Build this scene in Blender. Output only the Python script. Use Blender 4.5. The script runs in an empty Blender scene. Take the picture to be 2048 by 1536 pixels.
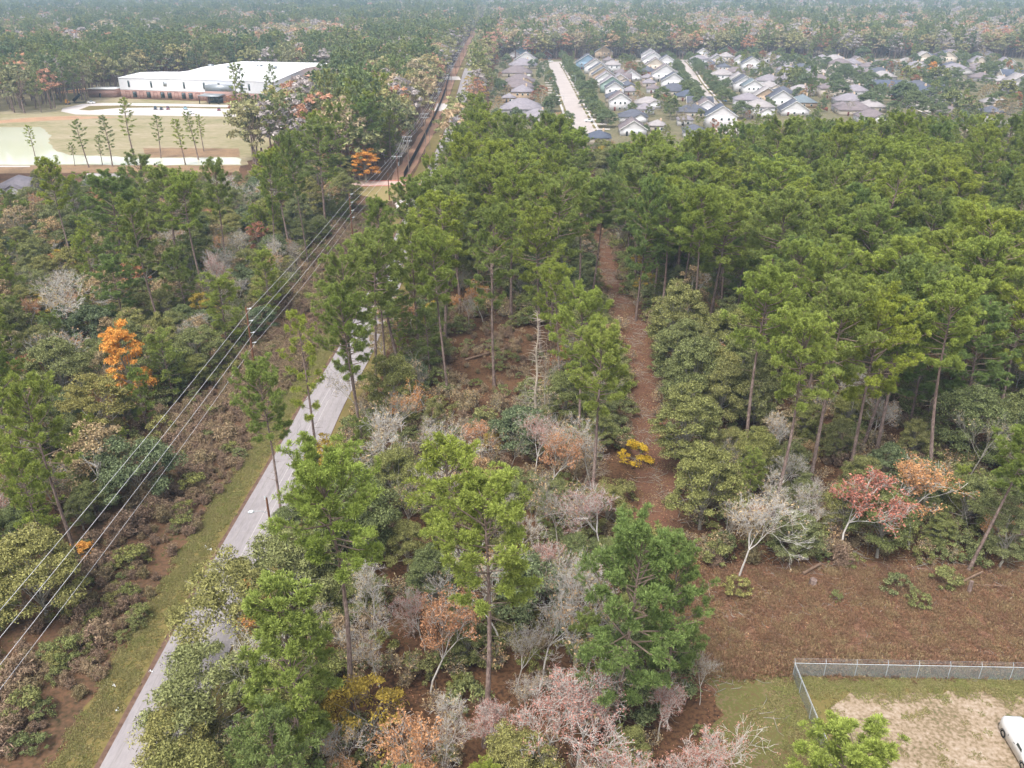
import bpy, math, random
import numpy as np
from mathutils import Vector, Matrix
R = math.radians
rng = np.random.default_rng(7); random.seed(7)
SC = bpy.context.scene
COL = SC.collection

# ------------------------------------------------------------------ camera, world, sun, exposure
CAMH = 62.0
FPX = 1650.0                       # focal length in pixels of the 2048 px wide photograph
PITCH = math.atan(788 / FPX)
SP, CP = math.sin(PITCH), math.cos(PITCH)
cam_data = bpy.data.cameras.new('camera'); cam = bpy.data.objects.new('camera', cam_data); COL.objects.link(cam)
cam_data.sensor_width = 36; cam_data.lens = 36 * FPX / 2048
cam_data.clip_start = 0.5; cam_data.clip_end = 30000
cam.location = (0, 0, CAMH); cam.rotation_euler = (math.pi / 2 - PITCH, 0, 0)
SC.camera = cam
SUN_EL, SUN_AZ = R(62), R(-150)     # elevation; azimuth measured from +Y towards +X
W = bpy.data.worlds.new('World'); SC.world = W; W.use_nodes = True
nt = W.node_tree; nt.nodes.clear()
sky = nt.nodes.new('ShaderNodeTexSky'); sky.sky_type = 'NISHITA'; sky.sun_disc = False
sky.sun_elevation = SUN_EL; sky.sun_rotation = SUN_AZ; sky.air_density = 1.0; sky.dust_density = 5.0; sky.ozone_density = 1.0
hs = nt.nodes.new('ShaderNodeHueSaturation'); hs.inputs['Saturation'].default_value = 0.45
bg = nt.nodes.new('ShaderNodeBackground'); bg.inputs['Strength'].default_value = 0.15
wo = nt.nodes.new('ShaderNodeOutputWorld')
nt.links.new(sky.outputs[0], hs.inputs['Color']); nt.links.new(hs.outputs[0], bg.inputs[0]); nt.links.new(bg.outputs[0], wo.inputs[0])
sun_d = bpy.data.lights.new('sun', 'SUN'); sun_d.energy = 1.5; sun_d.angle = R(20); sun_d.color = (1, .965, .92)
sun = bpy.data.objects.new('sun', sun_d); COL.objects.link(sun)
sdir = Vector((math.sin(SUN_AZ) * math.cos(SUN_EL), math.cos(SUN_AZ) * math.cos(SUN_EL), math.sin(SUN_EL)))
sun.rotation_euler = sdir.to_track_quat('Z', 'Y').to_euler()
SC.view_settings.view_transform = 'Standard'; SC.view_settings.look = 'None'
SC.view_settings.exposure = 0.78; SC.view_settings.gamma = 1.0
SC.cycles.max_bounces = 5; SC.cycles.diffuse_bounces = 3; SC.cycles.glossy_bounces = 2
SC.cycles.transmission_bounces = 3; SC.cycles.transparent_max_bounces = 6; SC.cycles.volume_bounces = 0

# ------------------------------------------------------------------ helpers
def at(x, y, z=0.0):
    """the place at height z that lies along the sight line through photograph point (x, y)"""
    u = (x - 1024) / FPX; v = (y - 768) / FPX
    t = (CAMH - z) / (SP + v * CP)
    return (u * t, (CP - v * SP) * t)
def pix(x, y, z):
    dz = z - CAMH
    depth = y * CP - dz * SP; down = -(y * SP) - dz * CP
    depth = max(depth, 1e-3)
    return 1024 + FPX * x / depth, 768 + FPX * down / depth
def lin(r, g, b, k=1.0):
    f = lambda c: (c / 255 / 12.92) if c / 255 <= .04045 else ((c / 255 + .055) / 1.055) ** 2.4
    return (min(f(r) * k, .9), min(f(g) * k, .9), min(f(b) * k, .9), 1)
def inside(px, py, poly):
    c = False; j = len(poly) - 1
    for i in range(len(poly)):
        xi, yi = poly[i]; xj, yj = poly[j]
        if (yi > py) != (yj > py) and px < (xj - xi) * (py - yi) / (yj - yi) + xi: c = not c
        j = i
    return c

class Geo:
    """collects triangles and turns them into one mesh"""
    def __init__(s): s.V = []; s.T = []; s.M = []; s.A = []; s.n = 0
    def add(s, V, T, mat=0, tint=None):
        V = np.asarray(V, float).reshape(-1, 3); T = np.asarray(T, int).reshape(-1, 3)
        s.V.append(V); s.T.append(T + s.n); s.M.append(np.full(len(T), mat)); s.n += len(V)
        s.A.append(np.full(len(V), .5) if tint is None else np.asarray(tint, float))
        return s
    def mesh(s, name, mats):
        V = np.concatenate(s.V); T = np.concatenate(s.T); M = np.concatenate(s.M); A = np.concatenate(s.A)
        me = bpy.data.meshes.new(name)
        me.vertices.add(len(V)); me.vertices.foreach_set('co', V.ravel())
        me.loops.add(len(T) * 3); me.loops.foreach_set('vertex_index', T.ravel().astype(np.int32))
        me.polygons.add(len(T)); me.polygons.foreach_set('loop_start', np.arange(0, len(T) * 3, 3, dtype=np.int32))
        me.polygons.foreach_set('loop_total', np.full(len(T), 3, dtype=np.int32))
        for m in mats: me.materials.append(m)
        me.polygons.foreach_set('material_index', M.astype(np.int32))
        a = me.attributes.new('tint', 'FLOAT', 'POINT'); a.data.foreach_set('value', A.astype(np.float32))
        me.update(calc_edges=True); me.validate()
        return me
def norm(a): return a / (np.linalg.norm(a, axis=-1, keepdims=True) + 1e-9)
def segs(g, P0, P1, R0, R1, k=4, mat=0):
    P0 = np.asarray(P0, float).reshape(-1, 3); P1 = np.asarray(P1, float).reshape(-1, 3); n = len(P0)
    R0 = np.broadcast_to(np.asarray(R0, float), (n,)); R1 = np.broadcast_to(np.asarray(R1, float), (n,))
    d = norm(P1 - P0); ref = np.where(np.abs(d[:, 2:3]) > .9, np.array([[1., 0, 0]]), np.array([[0, 0, 1.]]))
    a = norm(np.cross(d, ref)); b = np.cross(d, a)
    th = np.arange(k) * 2 * np.pi / k; c = np.cos(th)[None, :, None]; s_ = np.sin(th)[None, :, None]
    ring = a[:, None] * c + b[:, None] * s_
    V = np.concatenate([P0[:, None] + ring * R0[:, None, None], P1[:, None] + ring * R1[:, None, None]], 1)
    base = np.arange(n)[:, None, None] * 2 * k; i = np.arange(k); j = (i + 1) % k
    T = np.stack([np.stack([i, j, j + k], 1), np.stack([i, j + k, i + k], 1)], 1).reshape(1, -1, 3) + base
    g.add(V, T, mat)
def polyline(g, pts, rad, k=6, mat=0):
    pts = np.asarray(pts, float); rad = np.asarray(rad, float)
    segs(g, pts[:-1], pts[1:], rad[:-1], rad[1:], k, mat)
def tufts(g, C, D, size, blades, width, spread=.75, mat=0):
    """needle tufts: blades fan out from each centre, mostly along D"""
    n = len(C); C = np.repeat(C, blades, 0); D = np.repeat(D, blades, 0)
    d = norm(D + rng.normal(0, spread, (n * blades, 3)))
    L = size * rng.uniform(.7, 1.15, (n * blades, 1)); sd = norm(np.cross(d, rng.normal(0, 1, (n * blades, 3)))) * width
    V = np.stack([C - sd * .3, C + d * L - sd, C + d * L * 1.05 + sd], 1)
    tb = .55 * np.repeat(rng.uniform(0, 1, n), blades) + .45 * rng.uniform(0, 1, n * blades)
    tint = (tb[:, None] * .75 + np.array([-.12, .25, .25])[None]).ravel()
    g.add(V, np.arange(n * blades * 3), mat, tint)
def leaves(g, C, N, size, mat=0, elong=1.0, tint=None):
    n = len(C); N = norm(N + rng.normal(0, .6, (n, 3)))
    a = norm(np.cross(N, rng.normal(0, 1, (n, 3)))); b = np.cross(N, a)
    s = (size * rng.uniform(.6, 1.3, (n, 1)))
    V = np.stack([C - a * s * elong, C - b * s * .6, C + a * s * elong, C + b * s * .6], 1)
    T = (np.array([[0, 1, 2], [0, 2, 3]])[None] + np.arange(n)[:, None, None] * 4)
    t = rng.uniform(0, 1, n) if tint is None else tint
    g.add(V, T, mat, np.repeat(t, 4))
def box(g, x0, y0, z0, x1, y1, z1, mat=0):
    V = [(x, y, z) for z in (z0, z1) for x, y in ((x0, y0), (x1, y0), (x1, y1), (x0, y1))]
    Q = [(0, 3, 2, 1), (4, 5, 6, 7), (0, 1, 5, 4), (1, 2, 6, 5), (2, 3, 7, 6), (3, 0, 4, 7)]
    g.add(V, [t for q in Q for t in ((q[0], q[1], q[2]), (q[0], q[2], q[3]))], mat); return g
def quads(g, V, Q, mat=0):
    T = []
    for q in Q:
        for i in range(1, len(q) - 1): T.append((q[0], q[i], q[i + 1]))
    g.add(V, T, mat); return g

# ------------------------------------------------------------------ materials
def mat_base(name):
    m = bpy.data.materials.new(name); m.use_nodes = True; m.node_tree.nodes.clear()
    return m, m.node_tree, m.node_tree.nodes.new('ShaderNodeOutputMaterial')
def ramp(nt, cols, pos=None):
    r = nt.nodes.new('ShaderNodeValToRGB'); e = r.color_ramp.elements
    n = len(cols)
    for i in range(n):
        p = (i / max(n - 1, 1)) if pos is None else pos[i]
        if i < 2: e[i].position = p; e[i].color = cols[i]
        else:
            q = e.new(p); q.color = cols[i]
    return r
def foliage(name, cols, var=.75, transl=.2):
    m, nt, out = mat_base(name); N = nt.nodes; L = nt.links
    oi = N.new('ShaderNodeObjectInfo'); r = ramp(nt, cols); L.new(oi.outputs['Random'], r.inputs[0])
    at_ = N.new('ShaderNodeAttribute'); at_.attribute_name = 'tint'
    mr = N.new('ShaderNodeMapRange'); mr.inputs[3].default_value = 1 - var; mr.inputs[4].default_value = 1 + var
    L.new(at_.outputs['Fac'], mr.inputs[0])
    mx = N.new('ShaderNodeVectorMath'); mx.operation = 'SCALE'; L.new(r.outputs[0], mx.inputs[0]); L.new(mr.outputs[0], mx.inputs['Scale'])
    df = N.new('ShaderNodeBsdfDiffuse'); tr = N.new('ShaderNodeBsdfTranslucent'); ms = N.new('ShaderNodeMixShader'); ms.inputs[0].default_value = transl
    L.new(mx.outputs[0], df.inputs[0]); L.new(mx.outputs[0], tr.inputs[0]); L.new(df.outputs[0], ms.inputs[1]); L.new(tr.outputs[0], ms.inputs[2])
    L.new(ms.outputs[0], out.inputs[0]); return m
def noisy(name, cols, scale=1.0, pos=None, rough=.9, detail=6, scale2=None, mix2=.5, stretch=(1, 1, 1), bump=0.0, objspace=False):
    """surface whose colour wanders between cols by world-size noise"""
    m, nt, out = mat_base(name); N = nt.nodes; L = nt.links
    co = N.new('ShaderNodeTexCoord'); mp = N.new('ShaderNodeMapping'); mp.inputs['Scale'].default_value = stretch
    L.new(co.outputs['Object'], mp.inputs[0])
    n1 = N.new('ShaderNodeTexNoise'); n1.inputs['Scale'].default_value = scale; n1.inputs['Detail'].default_value = detail; n1.inputs['Roughness'].default_value = .65
    L.new(mp.outputs[0], n1.inputs['Vector']); src = n1.outputs[0]
    if scale2:
        n2 = N.new('ShaderNodeTexNoise'); n2.inputs['Scale'].default_value = scale2; n2.inputs['Detail'].default_value = 4; L.new(mp.outputs[0], n2.inputs['Vector'])
        mx = N.new('ShaderNodeMix'); mx.inputs[0].default_value = mix2; L.new(n1.outputs[0], mx.inputs[2]); L.new(n2.outputs[0], mx.inputs[3]); src = mx.outputs[0]
    mr = N.new('ShaderNodeMapRange'); mr.inputs[1].default_value = .36; mr.inputs[2].default_value = .64; L.new(src, mr.inputs[0])
    r = ramp(nt, cols, pos); L.new(mr.outputs[0], r.inputs[0])
    b = N.new('ShaderNodeBsdfPrincipled'); b.inputs['Roughness'].default_value = rough; b.inputs['Specular IOR Level'].default_value = .2
    L.new(r.outputs[0], b.inputs['Base Color'])
    if bump:
        bp = N.new('ShaderNodeBump'); bp.inputs['Strength'].default_value = bump; bp.inputs['Distance'].default_value = .1
        L.new(src, bp.inputs['Height']); L.new(bp.outputs[0], b.inputs['Normal'])
    L.new(b.outputs[0], out.inputs[0]); return m
def plain(name, col, rough=.6, metal=0.0, spec=.3, var=.12, scale=3.0):
    c0 = tuple(min(c * (1 - var), 1) for c in col[:3]) + (1,); c1 = tuple(min(c * (1 + var), 1) for c in col[:3]) + (1,)
    m = noisy(name, [c0, c1], scale, rough=rough, detail=3)
    b = [n for n in m.node_tree.nodes if n.type == 'BSDF_PRINCIPLED'][0]
    b.inputs['Metallic'].default_value = metal; b.inputs['Specular IOR Level'].default_value = spec
    return m
def bricky(name, c1, c2, mortar, scale=1.0):
    m, nt, out = mat_base(name); N = nt.nodes; L = nt.links
    co = N.new('ShaderNodeTexCoord'); br = N.new('ShaderNodeTexBrick'); br.inputs['Scale'].default_value = scale
    br.inputs['Color1'].default_value = c1; br.inputs['Color2'].default_value = c2; br.inputs['Mortar'].default_value = mortar
    b = N.new('ShaderNodeBsdfPrincipled'); b.inputs['Roughness'].default_value = .9
    mp = N.new('ShaderNodeMapping'); mp.inputs['Rotation'].default_value = (math.pi / 2, 0, 0)
    L.new(co.outputs['Object'], mp.inputs[0]); L.new(mp.outputs[0], br.inputs['Vector']); L.new(br.outputs['Color'], b.inputs['Base Color']); L.new(b.outputs[0], out.inputs[0]); return m
def ribbed(name, col, period=.6, rough=.4, depth=.5):
    m, nt, out = mat_base(name); N = nt.nodes; L = nt.links
    co = N.new('ShaderNodeTexCoord'); wv = N.new('ShaderNodeTexWave'); wv.inputs['Scale'].default_value = .314 / period * 1.0; wv.bands_direction = 'X'
    L.new(co.outputs['Object'], wv.inputs['Vector'])
    r = ramp(nt, [tuple(c * .8 for c in col[:3]) + (1,), col], [0, .35]); L.new(wv.outputs['Fac'], r.inputs[0])
    b = N.new('ShaderNodeBsdfPrincipled'); b.inputs['Roughness'].default_value = rough
    L.new(r.outputs[0], b.inputs['Base Color']); L.new(b.outputs[0], out.inputs[0]); return m

M = {}
# bark and twigs
M['pine_bark'] = noisy('pine_bark', [lin(84, 70, 64, 1.1), lin(128, 110, 102, 1.1), lin(165, 148, 138, 1.1)], 1.2, scale2=7, stretch=(1, 1, .35), bump=.4)
M['grey_bark'] = noisy('grey_bark', [lin(110, 104, 92, 1.2), lin(170, 166, 155, 1.2)], 1.5, scale2=8, stretch=(1, 1, .5))
M['pale_bark'] = noisy('pale_bark', [lin(165, 158, 150, 1.2), lin(214, 210, 204, 1.2)], 1.5, scale2=8, stretch=(1, 1, .5))
M['brown_bark'] = noisy('brown_bark', [lin(90, 72, 60, 1.1), lin(140, 118, 100, 1.1)], 1.5, scale2=8)
M['pine_twig'] = plain('pine_twig', lin(128, 112, 98, 1.1), .9)
# foliage
M['needles'] = foliage('pine_needles', [(.215, .275, .068, 1), (.30, .35, .066, 1), (.225, .275, .088, 1), (.33, .375, .064, 1), (.185, .24, .08, 1), (.275, .32, .076, 1)])
M['needles_bright'] = foliage('pine_needles_bright', [(.265, .335, .075, 1), (.30, .355, .08, 1), (.245, .31, .085, 1)])
M['needles_dark'] = foliage('pine_needles_dark', [(.185, .26, .08, 1), (.205, .27, .08, 1)])
M['oak'] = foliage('oak_leaves', [(.20, .235, .09, 1), (.27, .275, .09, 1), (.215, .24, .11, 1), (.30, .285, .10, 1), (.18, .215, .09, 1), (.245, .26, .10, 1)])
M['live_oak'] = foliage('live_oak_leaves', [(.155, .20, .105, 1), (.185, .225, .115, 1), (.18, .215, .095, 1)])
M['olive'] = foliage('olive_leaves', [(.27, .275, .10, 1), (.24, .26, .11, 1), (.30, .275, .095, 1)], .7)
M['tan_leaf'] = foliage('tan_leaves', [(.42, .31, .18, 1), (.34, .28, .16, 1), (.46, .31, .17, 1), (.32, .28, .15, 1)])
M['orange_leaf'] = foliage('orange_leaves', [(.78, .37, .07, 1), (.72, .38, .11, 1)], .4)
M['rust_leaf'] = foliage('rust_leaves', [(.36, .16, .10, 1), (.32, .17, .11, 1), (.40, .19, .10, 1)], .5)
M['red_leaf'] = foliage('red_leaves', [(.46, .18, .14, 1), (.46, .22, .14, 1)], .5)
M['pink_leaf'] = foliage('pink_leaves', [(.52, .26, .20, 1), (.44, .24, .21, 1)], .4)
M['yellow_leaf'] = foliage('yellow_leaves', [(.50, .36, .06, 1), (.42, .32, .08, 1)], .5)
M['dry_leaf'] = foliage('dry_leaves', [(.33, .235, .165, 1), (.27, .19, .135, 1), (.38, .285, .18, 1), (.25, .21, .11, 1)], .6)
M['grass'] = foliage('grass_blades', [(.33, .32, .12, 1), (.38, .33, .16, 1), (.28, .30, .10, 1)], .5)
M['straw'] = foliage('dry_grass_blades', [(.33, .20, .125, 1), (.25, .15, .095, 1), (.34, .26, .14, 1), (.31, .17, .105, 1)], .6)
# ground
M['forest_floor'] = noisy('forest_floor', [lin(42, 34, 26), lin(86, 62, 44), lin(112, 82, 58), lin(72, 66, 44)], .12, scale2=2.5, mix2=.55, pos=[0, .4, .7, 1], detail=10)
M['scrub'] = noisy('scrub_ground', [lin(56, 52, 34), lin(92, 72, 54), lin(112, 84, 64), lin(78, 76, 44)], .10, scale2=1.8, mix2=.5, pos=[0, .4, .7, 1], detail=10)
M['verge'] = noisy('verge_grass', [lin(96, 84, 52), lin(116, 106, 60), lin(124, 108, 70), lin(104, 102, 54)], .25, scale2=3.5, mix2=.5, pos=[0, .45, .75, 1], detail=8)
M['litter'] = noisy('leaf_litter', [lin(60, 44, 35), lin(98, 68, 54), lin(122, 90, 70), lin(80, 58, 44)], .5, scale2=7, mix2=.65, detail=10)
M['clearing'] = noisy('clearing_ground', [lin(78, 56, 44), lin(106, 76, 60), lin(126, 96, 76), lin(108, 78, 62), lin(88, 80, 54)], .11, scale2=3.0, mix2=.5, stretch=(.6, 1.4, 1), detail=10)
M['sand'] = noisy('sandy_yard', [lin(90, 92, 58), lin(128, 112, 88), lin(152, 134, 112), lin(176, 160, 144)], .22, scale2=3.0, mix2=.5, pos=[0, .3, .55, 1], detail=10)
M['field'] = noisy('field_grass', [lin(118, 118, 78), lin(142, 134, 100), lin(156, 144, 116), lin(172, 156, 134)], .03, scale2=.3, mix2=.4, stretch=(1, 2.2, 1), detail=8)
M['bank'] = noisy('bank_earth', [lin(118, 96, 76), lin(160, 132, 100)], .2, scale2=2)
M['dirt'] = noisy('dirt', [lin(150, 116, 92), lin(186, 152, 120)], .2, scale2=2)
M['lawn'] = noisy('lawn', [lin(88, 92, 60), lin(112, 106, 80), lin(134, 122, 98)], .08, scale2=.8, detail=8)
M['asphalt'] = noisy('road_surface', [lin(140, 134, 136), lin(153, 147, 148), lin(164, 157, 157)], .15, scale2=5, mix2=.35, stretch=(1, .25, 1), rough=.85)
M['concrete'] = noisy('pale_concrete', [lin(190, 182, 178), lin(208, 200, 196)], .1, scale2=2, mix2=.4, rough=.85)
M['street'] = noisy('street_concrete', [lin(170, 160, 156), lin(190, 180, 174)], .08, scale2=1, mix2=.4, rough=.85)
M['kerb_red'] = plain('red_kerb', lin(196, 120, 104), .8)
M['paint'] = plain('road_paint', lin(186, 180, 178), .7)
# buildings
M['white_metal'] = ribbed('white_metal_wall', lin(236, 238, 244), .9)
M['white_roof'] = ribbed('white_metal_roof', lin(246, 248, 252, 1.0), .9)
M['brick'] = bricky('pink_brick', lin(168, 130, 120), lin(154, 116, 106), lin(180, 160, 150), 1.6)
M['brick_red'] = bricky('red_brick', lin(150, 84, 70), lin(128, 70, 60), lin(170, 140, 128), 1.6)
M['brick_dark'] = plain('dark_brick_trim', lin(112, 58, 52), .9)
M['glass'] = plain('window_glass', lin(36, 58, 60), .12, spec=.8)
M['dark'] = plain('dark_metal', lin(36, 38, 40), .5)
M['grey_metal'] = plain('grey_metal', lin(150, 156, 160), .4, .4)
M['galv'] = plain('galvanised_steel', lin(190, 194, 196), .45, .3)
M['bronze'] = plain('copper_roof', lin(196, 150, 128), .5)
M['wood_pole'] = noisy('pole_wood', [lin(96, 66, 48), lin(140, 100, 76)], 1, scale2=6, stretch=(1, 1, .2))
M['grey_pole'] = noisy('weathered_pole', [lin(120, 108, 98), lin(160, 148, 138)], 1, scale2=6, stretch=(1, 1, .2))
M['insul'] = plain('white_insulator', lin(226, 230, 232), .3)
M['wire'] = plain('aluminium_wire', lin(236, 236, 240), .5, 0)
M['black_cloth'] = plain('black_cloth', lin(20, 22, 30), .8, var=.3)
M['fence_wood'] = noisy('fence_wood', [lin(120, 104, 92), lin(160, 144, 128)], 2, stretch=(6, 1, .3))
M['fence_red'] = plain('stained_fence_wood', lin(150, 80, 62), .9)
M['white_trim'] = plain('white_trim', lin(226, 226, 222), .6)
M['car_white'] = plain('white_paint', lin(238, 240, 242), .25, spec=.6, var=.02)
M['tyre'] = plain('tyre_rubber', lin(28, 28, 30), .9)
M['rim'] = plain('wheel_rim', lin(150, 152, 156), .4, .6)
M['green_plastic'] = plain('green_plastic', lin(36, 130, 100), .5)
M['shade_cloth'] = plain('white_shade_cloth', lin(226, 222, 218), .8)
M['lamp_glass'] = plain('lamp_lens', lin(222, 228, 232), .3)
M['orange_metal'] = plain('yellow_paint_metal', lin(220, 160, 50), .5)
ROOF = {k: noisy('roof_' + k, [tuple(x * .75 for x in lin(*c)[:3]) + (1,), lin(*c), tuple(min(1, x * 1.25) for x in lin(*c)[:3]) + (1,)], .5, scale2=4, mix2=.5, stretch=(1, 1, 2))
        for k, c in dict(grey=(142, 136, 142), brown=(126, 116, 118), dark=(96, 98, 108), navy=(88, 94, 108), pale=(160, 154, 154), teal=(118, 128, 134)).items()}
WALL = {k: plain('wall_' + k, lin(*c), .8, var=.05) for k, c in dict(white=(214, 212, 214), cream=(202, 190, 176), tan=(182, 160, 136), blue=(136, 160, 180), green=(150, 170, 162), grey=(176, 172, 172)).items()}
WALL['brick'] = M['brick_red']

def water_mat():
    m, nt, out = mat_base('pond_water'); N = nt.nodes; L = nt.links
    co = N.new('ShaderNodeTexCoord'); n = N.new('ShaderNodeTexNoise'); n.inputs['Scale'].default_value = .02; L.new(co.outputs['Object'], n.inputs['Vector'])
    r = ramp(nt, [lin(206, 208, 172), lin(228, 228, 214)]); L.new(n.outputs[0], r.inputs[0])
    b = N.new('ShaderNodeBsdfPrincipled'); b.inputs['Roughness'].default_value = .08; b.inputs['Specular IOR Level'].default_value = 1.0; L.new(r.outputs[0], b.inputs['Base Color'])
    n2 = N.new('ShaderNodeTexNoise'); n2.inputs['Scale'].default_value = 1.5; L.new(co.outputs['Object'], n2.inputs['Vector'])
    bp = N.new('ShaderNodeBump'); bp.inputs['Strength'].default_value = .05; L.new(n2.outputs[0], bp.inputs['Height']); L.new(bp.outputs[0], b.inputs['Normal'])
    L.new(b.outputs[0], out.inputs[0]); return m
M['water'] = water_mat()
def chain_mat():
    m, nt, out = mat_base('chain_link_mesh'); N = nt.nodes; L = nt.links
    tb = N.new('ShaderNodeBsdfTransparent'); d = N.new('ShaderNodeBsdfDiffuse'); d.inputs[0].default_value = lin(150, 160, 158)
    ms = N.new('ShaderNodeMixShader'); co = N.new('ShaderNodeTexCoord'); n = N.new('ShaderNodeTexNoise'); n.inputs['Scale'].default_value = 2
    L.new(co.outputs['Object'], n.inputs['Vector']); mr = N.new('ShaderNodeMapRange'); mr.inputs[3].default_value = .25; mr.inputs[4].default_value = .55
    L.new(n.outputs[0], mr.inputs[0]); L.new(mr.outputs[0], ms.inputs[0]); L.new(tb.outputs[0], ms.inputs[1]); L.new(d.outputs[0], ms.inputs[2]); L.new(ms.outputs[0], out.inputs[0]); return m
M['chain'] = chain_mat()

# ------------------------------------------------------------------ object helpers
def link(name, me, parent=None, loc=(0, 0, 0), rz=0):
    o = bpy.data.objects.new(name, me); COL.objects.link(o); o.location = loc; o.rotation_euler = (0, 0, rz)
    if parent: o.parent = parent
    return o
def tag(o, label, cat, group=None, kind=None):
    if label: o['label'] = label
    if cat: o['category'] = cat
    if group: o['group'] = group
    if kind: o['kind'] = kind
    return o
def thing(name, label, cat, loc=(0, 0, 0), rz=0, group=None):
    o = link(name, None, None, loc, rz); o.empty_display_size = .5
    return tag(o, label, cat, group)
def part(name, g, mat, parent):
    return link(name, g.mesh(name, mat if isinstance(mat, list) else [mat]), parent)
def structure(name, g, mat):
    return tag(part(name, g, mat, None), None, None, None, 'structure')
def copy_tree(o, parent=None):
    c = o.copy(); COL.objects.link(c)
    if parent: c.parent = parent
    for ch in o.children: copy_tree(ch, c)
    return c

# ------------------------------------------------------------------ setting: ground sheets
def rough_outline(pts, step, amp):
    out = []
    for i in range(len(pts)):
        a = np.array(pts[i]); b = np.array(pts[(i + 1) % len(pts)]); L = np.linalg.norm(b - a); n = max(1, int(L / step))
        nrm = np.array([-(b - a)[1], (b - a)[0]]) / (L + 1e-6)
        for k in range(n):
            out.append(a + (b - a) * k / n + nrm * rng.normal(0, amp))
    return out
def sheet(name, pts, z, mat, step=3, amp=0, thick=0):
    import mathutils
    P = rough_outline(pts, step, amp) if amp else [np.array(p) for p in pts]
    tris = mathutils.geometry.tessellate_polygon([[Vector((p[0], p[1], 0)) for p in P]])
    g = Geo(); T = []
    for t in tris:
        a, b, c = (P[i] for i in t)
        cr = (b[0] - a[0]) * (c[1] - a[1]) - (b[1] - a[1]) * (c[0] - a[0])
        T.append(t if cr > 0 else (t[0], t[2], t[1]))
    g.add([(p[0], p[1], z) for p in P], T)
    return structure(name, g, mat)
def smooth_line(P, n=40):
    P = np.array(P, float); t = np.linspace(0, len(P) - 1, n); out = []
    for s in t:
        i = min(int(s), len(P) - 2); f = s - i
        p0 = P[max(i - 1, 0)]; p1 = P[i]; p2 = P[i + 1]; p3 = P[min(i + 2, len(P) - 1)]
        out.append(.5 * ((2 * p1) + (-p0 + p2) * f + (2 * p0 - 5 * p1 + 4 * p2 - p3) * f * f + (-p0 + 3 * p1 - 3 * p2 + p3) * f ** 3))
    return np.array(out)
def ribbon(C, o0, o1, z, g=None, mat=0, j0=0, j1=0, zz=None):
    """strip along centre line C between offsets o0 and o1 to its right"""
    g = g or Geo(); d = np.gradient(C, axis=0); d /= np.linalg.norm(d, axis=1, keepdims=True); r = np.stack([d[:, 1], -d[:, 0]], 1)
    a = C + r * (o0 + rng.normal(0, 1, len(C)) * j0)[:, None] if j0 else C + r * o0
    b = C + r * (o1 + rng.normal(0, 1, len(C)) * j1)[:, None] if j1 else C + r * o1
    n = len(C); z2 = z if zz is None else zz
    V = np.concatenate([np.c_[a, np.full(n, z)], np.c_[b, np.full(n, z2)]]); i = np.arange(n - 1)
    g.add(V, np.concatenate([np.stack([i, i + n, i + n + 1], 1), np.stack([i, i + n + 1, i + 1], 1)]), mat); return g

g = Geo(); xs = np.array([-8800, -3000, -1000, -300, 300, 1000, 3000, 8800.]); ys = np.array([-250, 0, 300, 1000, 3000, 8800.])
V = [(x, y, 0) for y in ys for x in xs]; T = []
for j in range(len(ys) - 1):
    for i in range(len(xs) - 1):
        a = j * len(xs) + i; T += [(a, a + 1, a + 1 + len(xs)), (a, a + 1 + len(xs), a + len(xs))]
g.add(V, T); structure('ground', g, M['forest_floor'])

ROADL = [(-36.6, 0), (-36.6, 25), (-36.4, 51), (-36.0, 79), (-35.0, 107), (-34.6, 124), (-33.3, 146), (-32.7, 200), (-32.6, 262), (-32.6, 399), (-34.2, 496), (-40, 709), (-50, 1200), (-67, 2480), (-80, 3600)]
RW = 6.9
RL = np.concatenate([smooth_line(ROADL[:11], 130), np.array(ROADL[11:], float)])
def road_left(y): return float(np.interp(y, RL[:, 1], RL[:, 0]))
structure('scrub_ground', ribbon(RL, -24, -4.5, .006, j0=1.2), M['scrub'])
structure('roadside_grass', ribbon(RL, -4.0, -.1, .011, j0=.5), M['verge'])
structure('roadside_grass', ribbon(RL, RW + .1, RW + 3.2, .011, j1=.5), M['verge'])
g = ribbon(RL, -.5, 0, .018, j0=.06); structure('dirt_edge', g, noisy('edge_dirt', [lin(90, 70, 60), lin(120, 96, 82)], 1.5))
g = ribbon(RL, 0, RW, .05); ribbon(RL, -.001, 0, -.3, g, zz=.05); ribbon(RL, RW, RW + .001, .05, g, zz=-.3)
structure('road', g, M['asphalt'])
g = Geo()
for o in (3.0, 3.9): ribbon(RL, o, o + .07, .056, g)
structure('lane_marking', g, M['paint'])
g = Geo()
for y in np.arange(20, 400, 6.0):                          # joints across the slab
    x = road_left(y); g.add([(x + .1, y, .054), (x + RW - .1, y, .054), (x + RW - .1, y + .07, .054), (x + .1, y + .07, .054)], [(0, 1, 2), (0, 2, 3)])
structure('road_joints', g, plain('joint_seal', lin(140, 132, 130)))
g = Geo()
for o in (.75, 2.05, 4.35, 5.65): ribbon(RL, o, o + .5, .0525, g, j0=.05, j1=.05)
structure('tyre_wear', g, noisy('worn_road', [lin(136, 130, 131), lin(150, 144, 144), lin(160, 153, 153)], .4, scale2=6, stretch=(1, .12, 1)))
g = Geo()
for _ in range(26):                                         # sealed cracks and patches
    y = rng.uniform(36, 200); x = road_left(y) + rng.uniform(.4, 6.2); n = 7; yy = np.linspace(0, rng.uniform(1.5, 6), n); P = np.c_[x + np.cumsum(rng.normal(0, .12, n)), y + yy]
    P[:, 0] = np.clip(P[:, 0], road_left(y) + .2, road_left(y) + RW - .3); ribbon(P, 0, .05, .0575, g)
structure('crack_seal', g, plain('crack_sealant', lin(104, 98, 98)))
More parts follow.
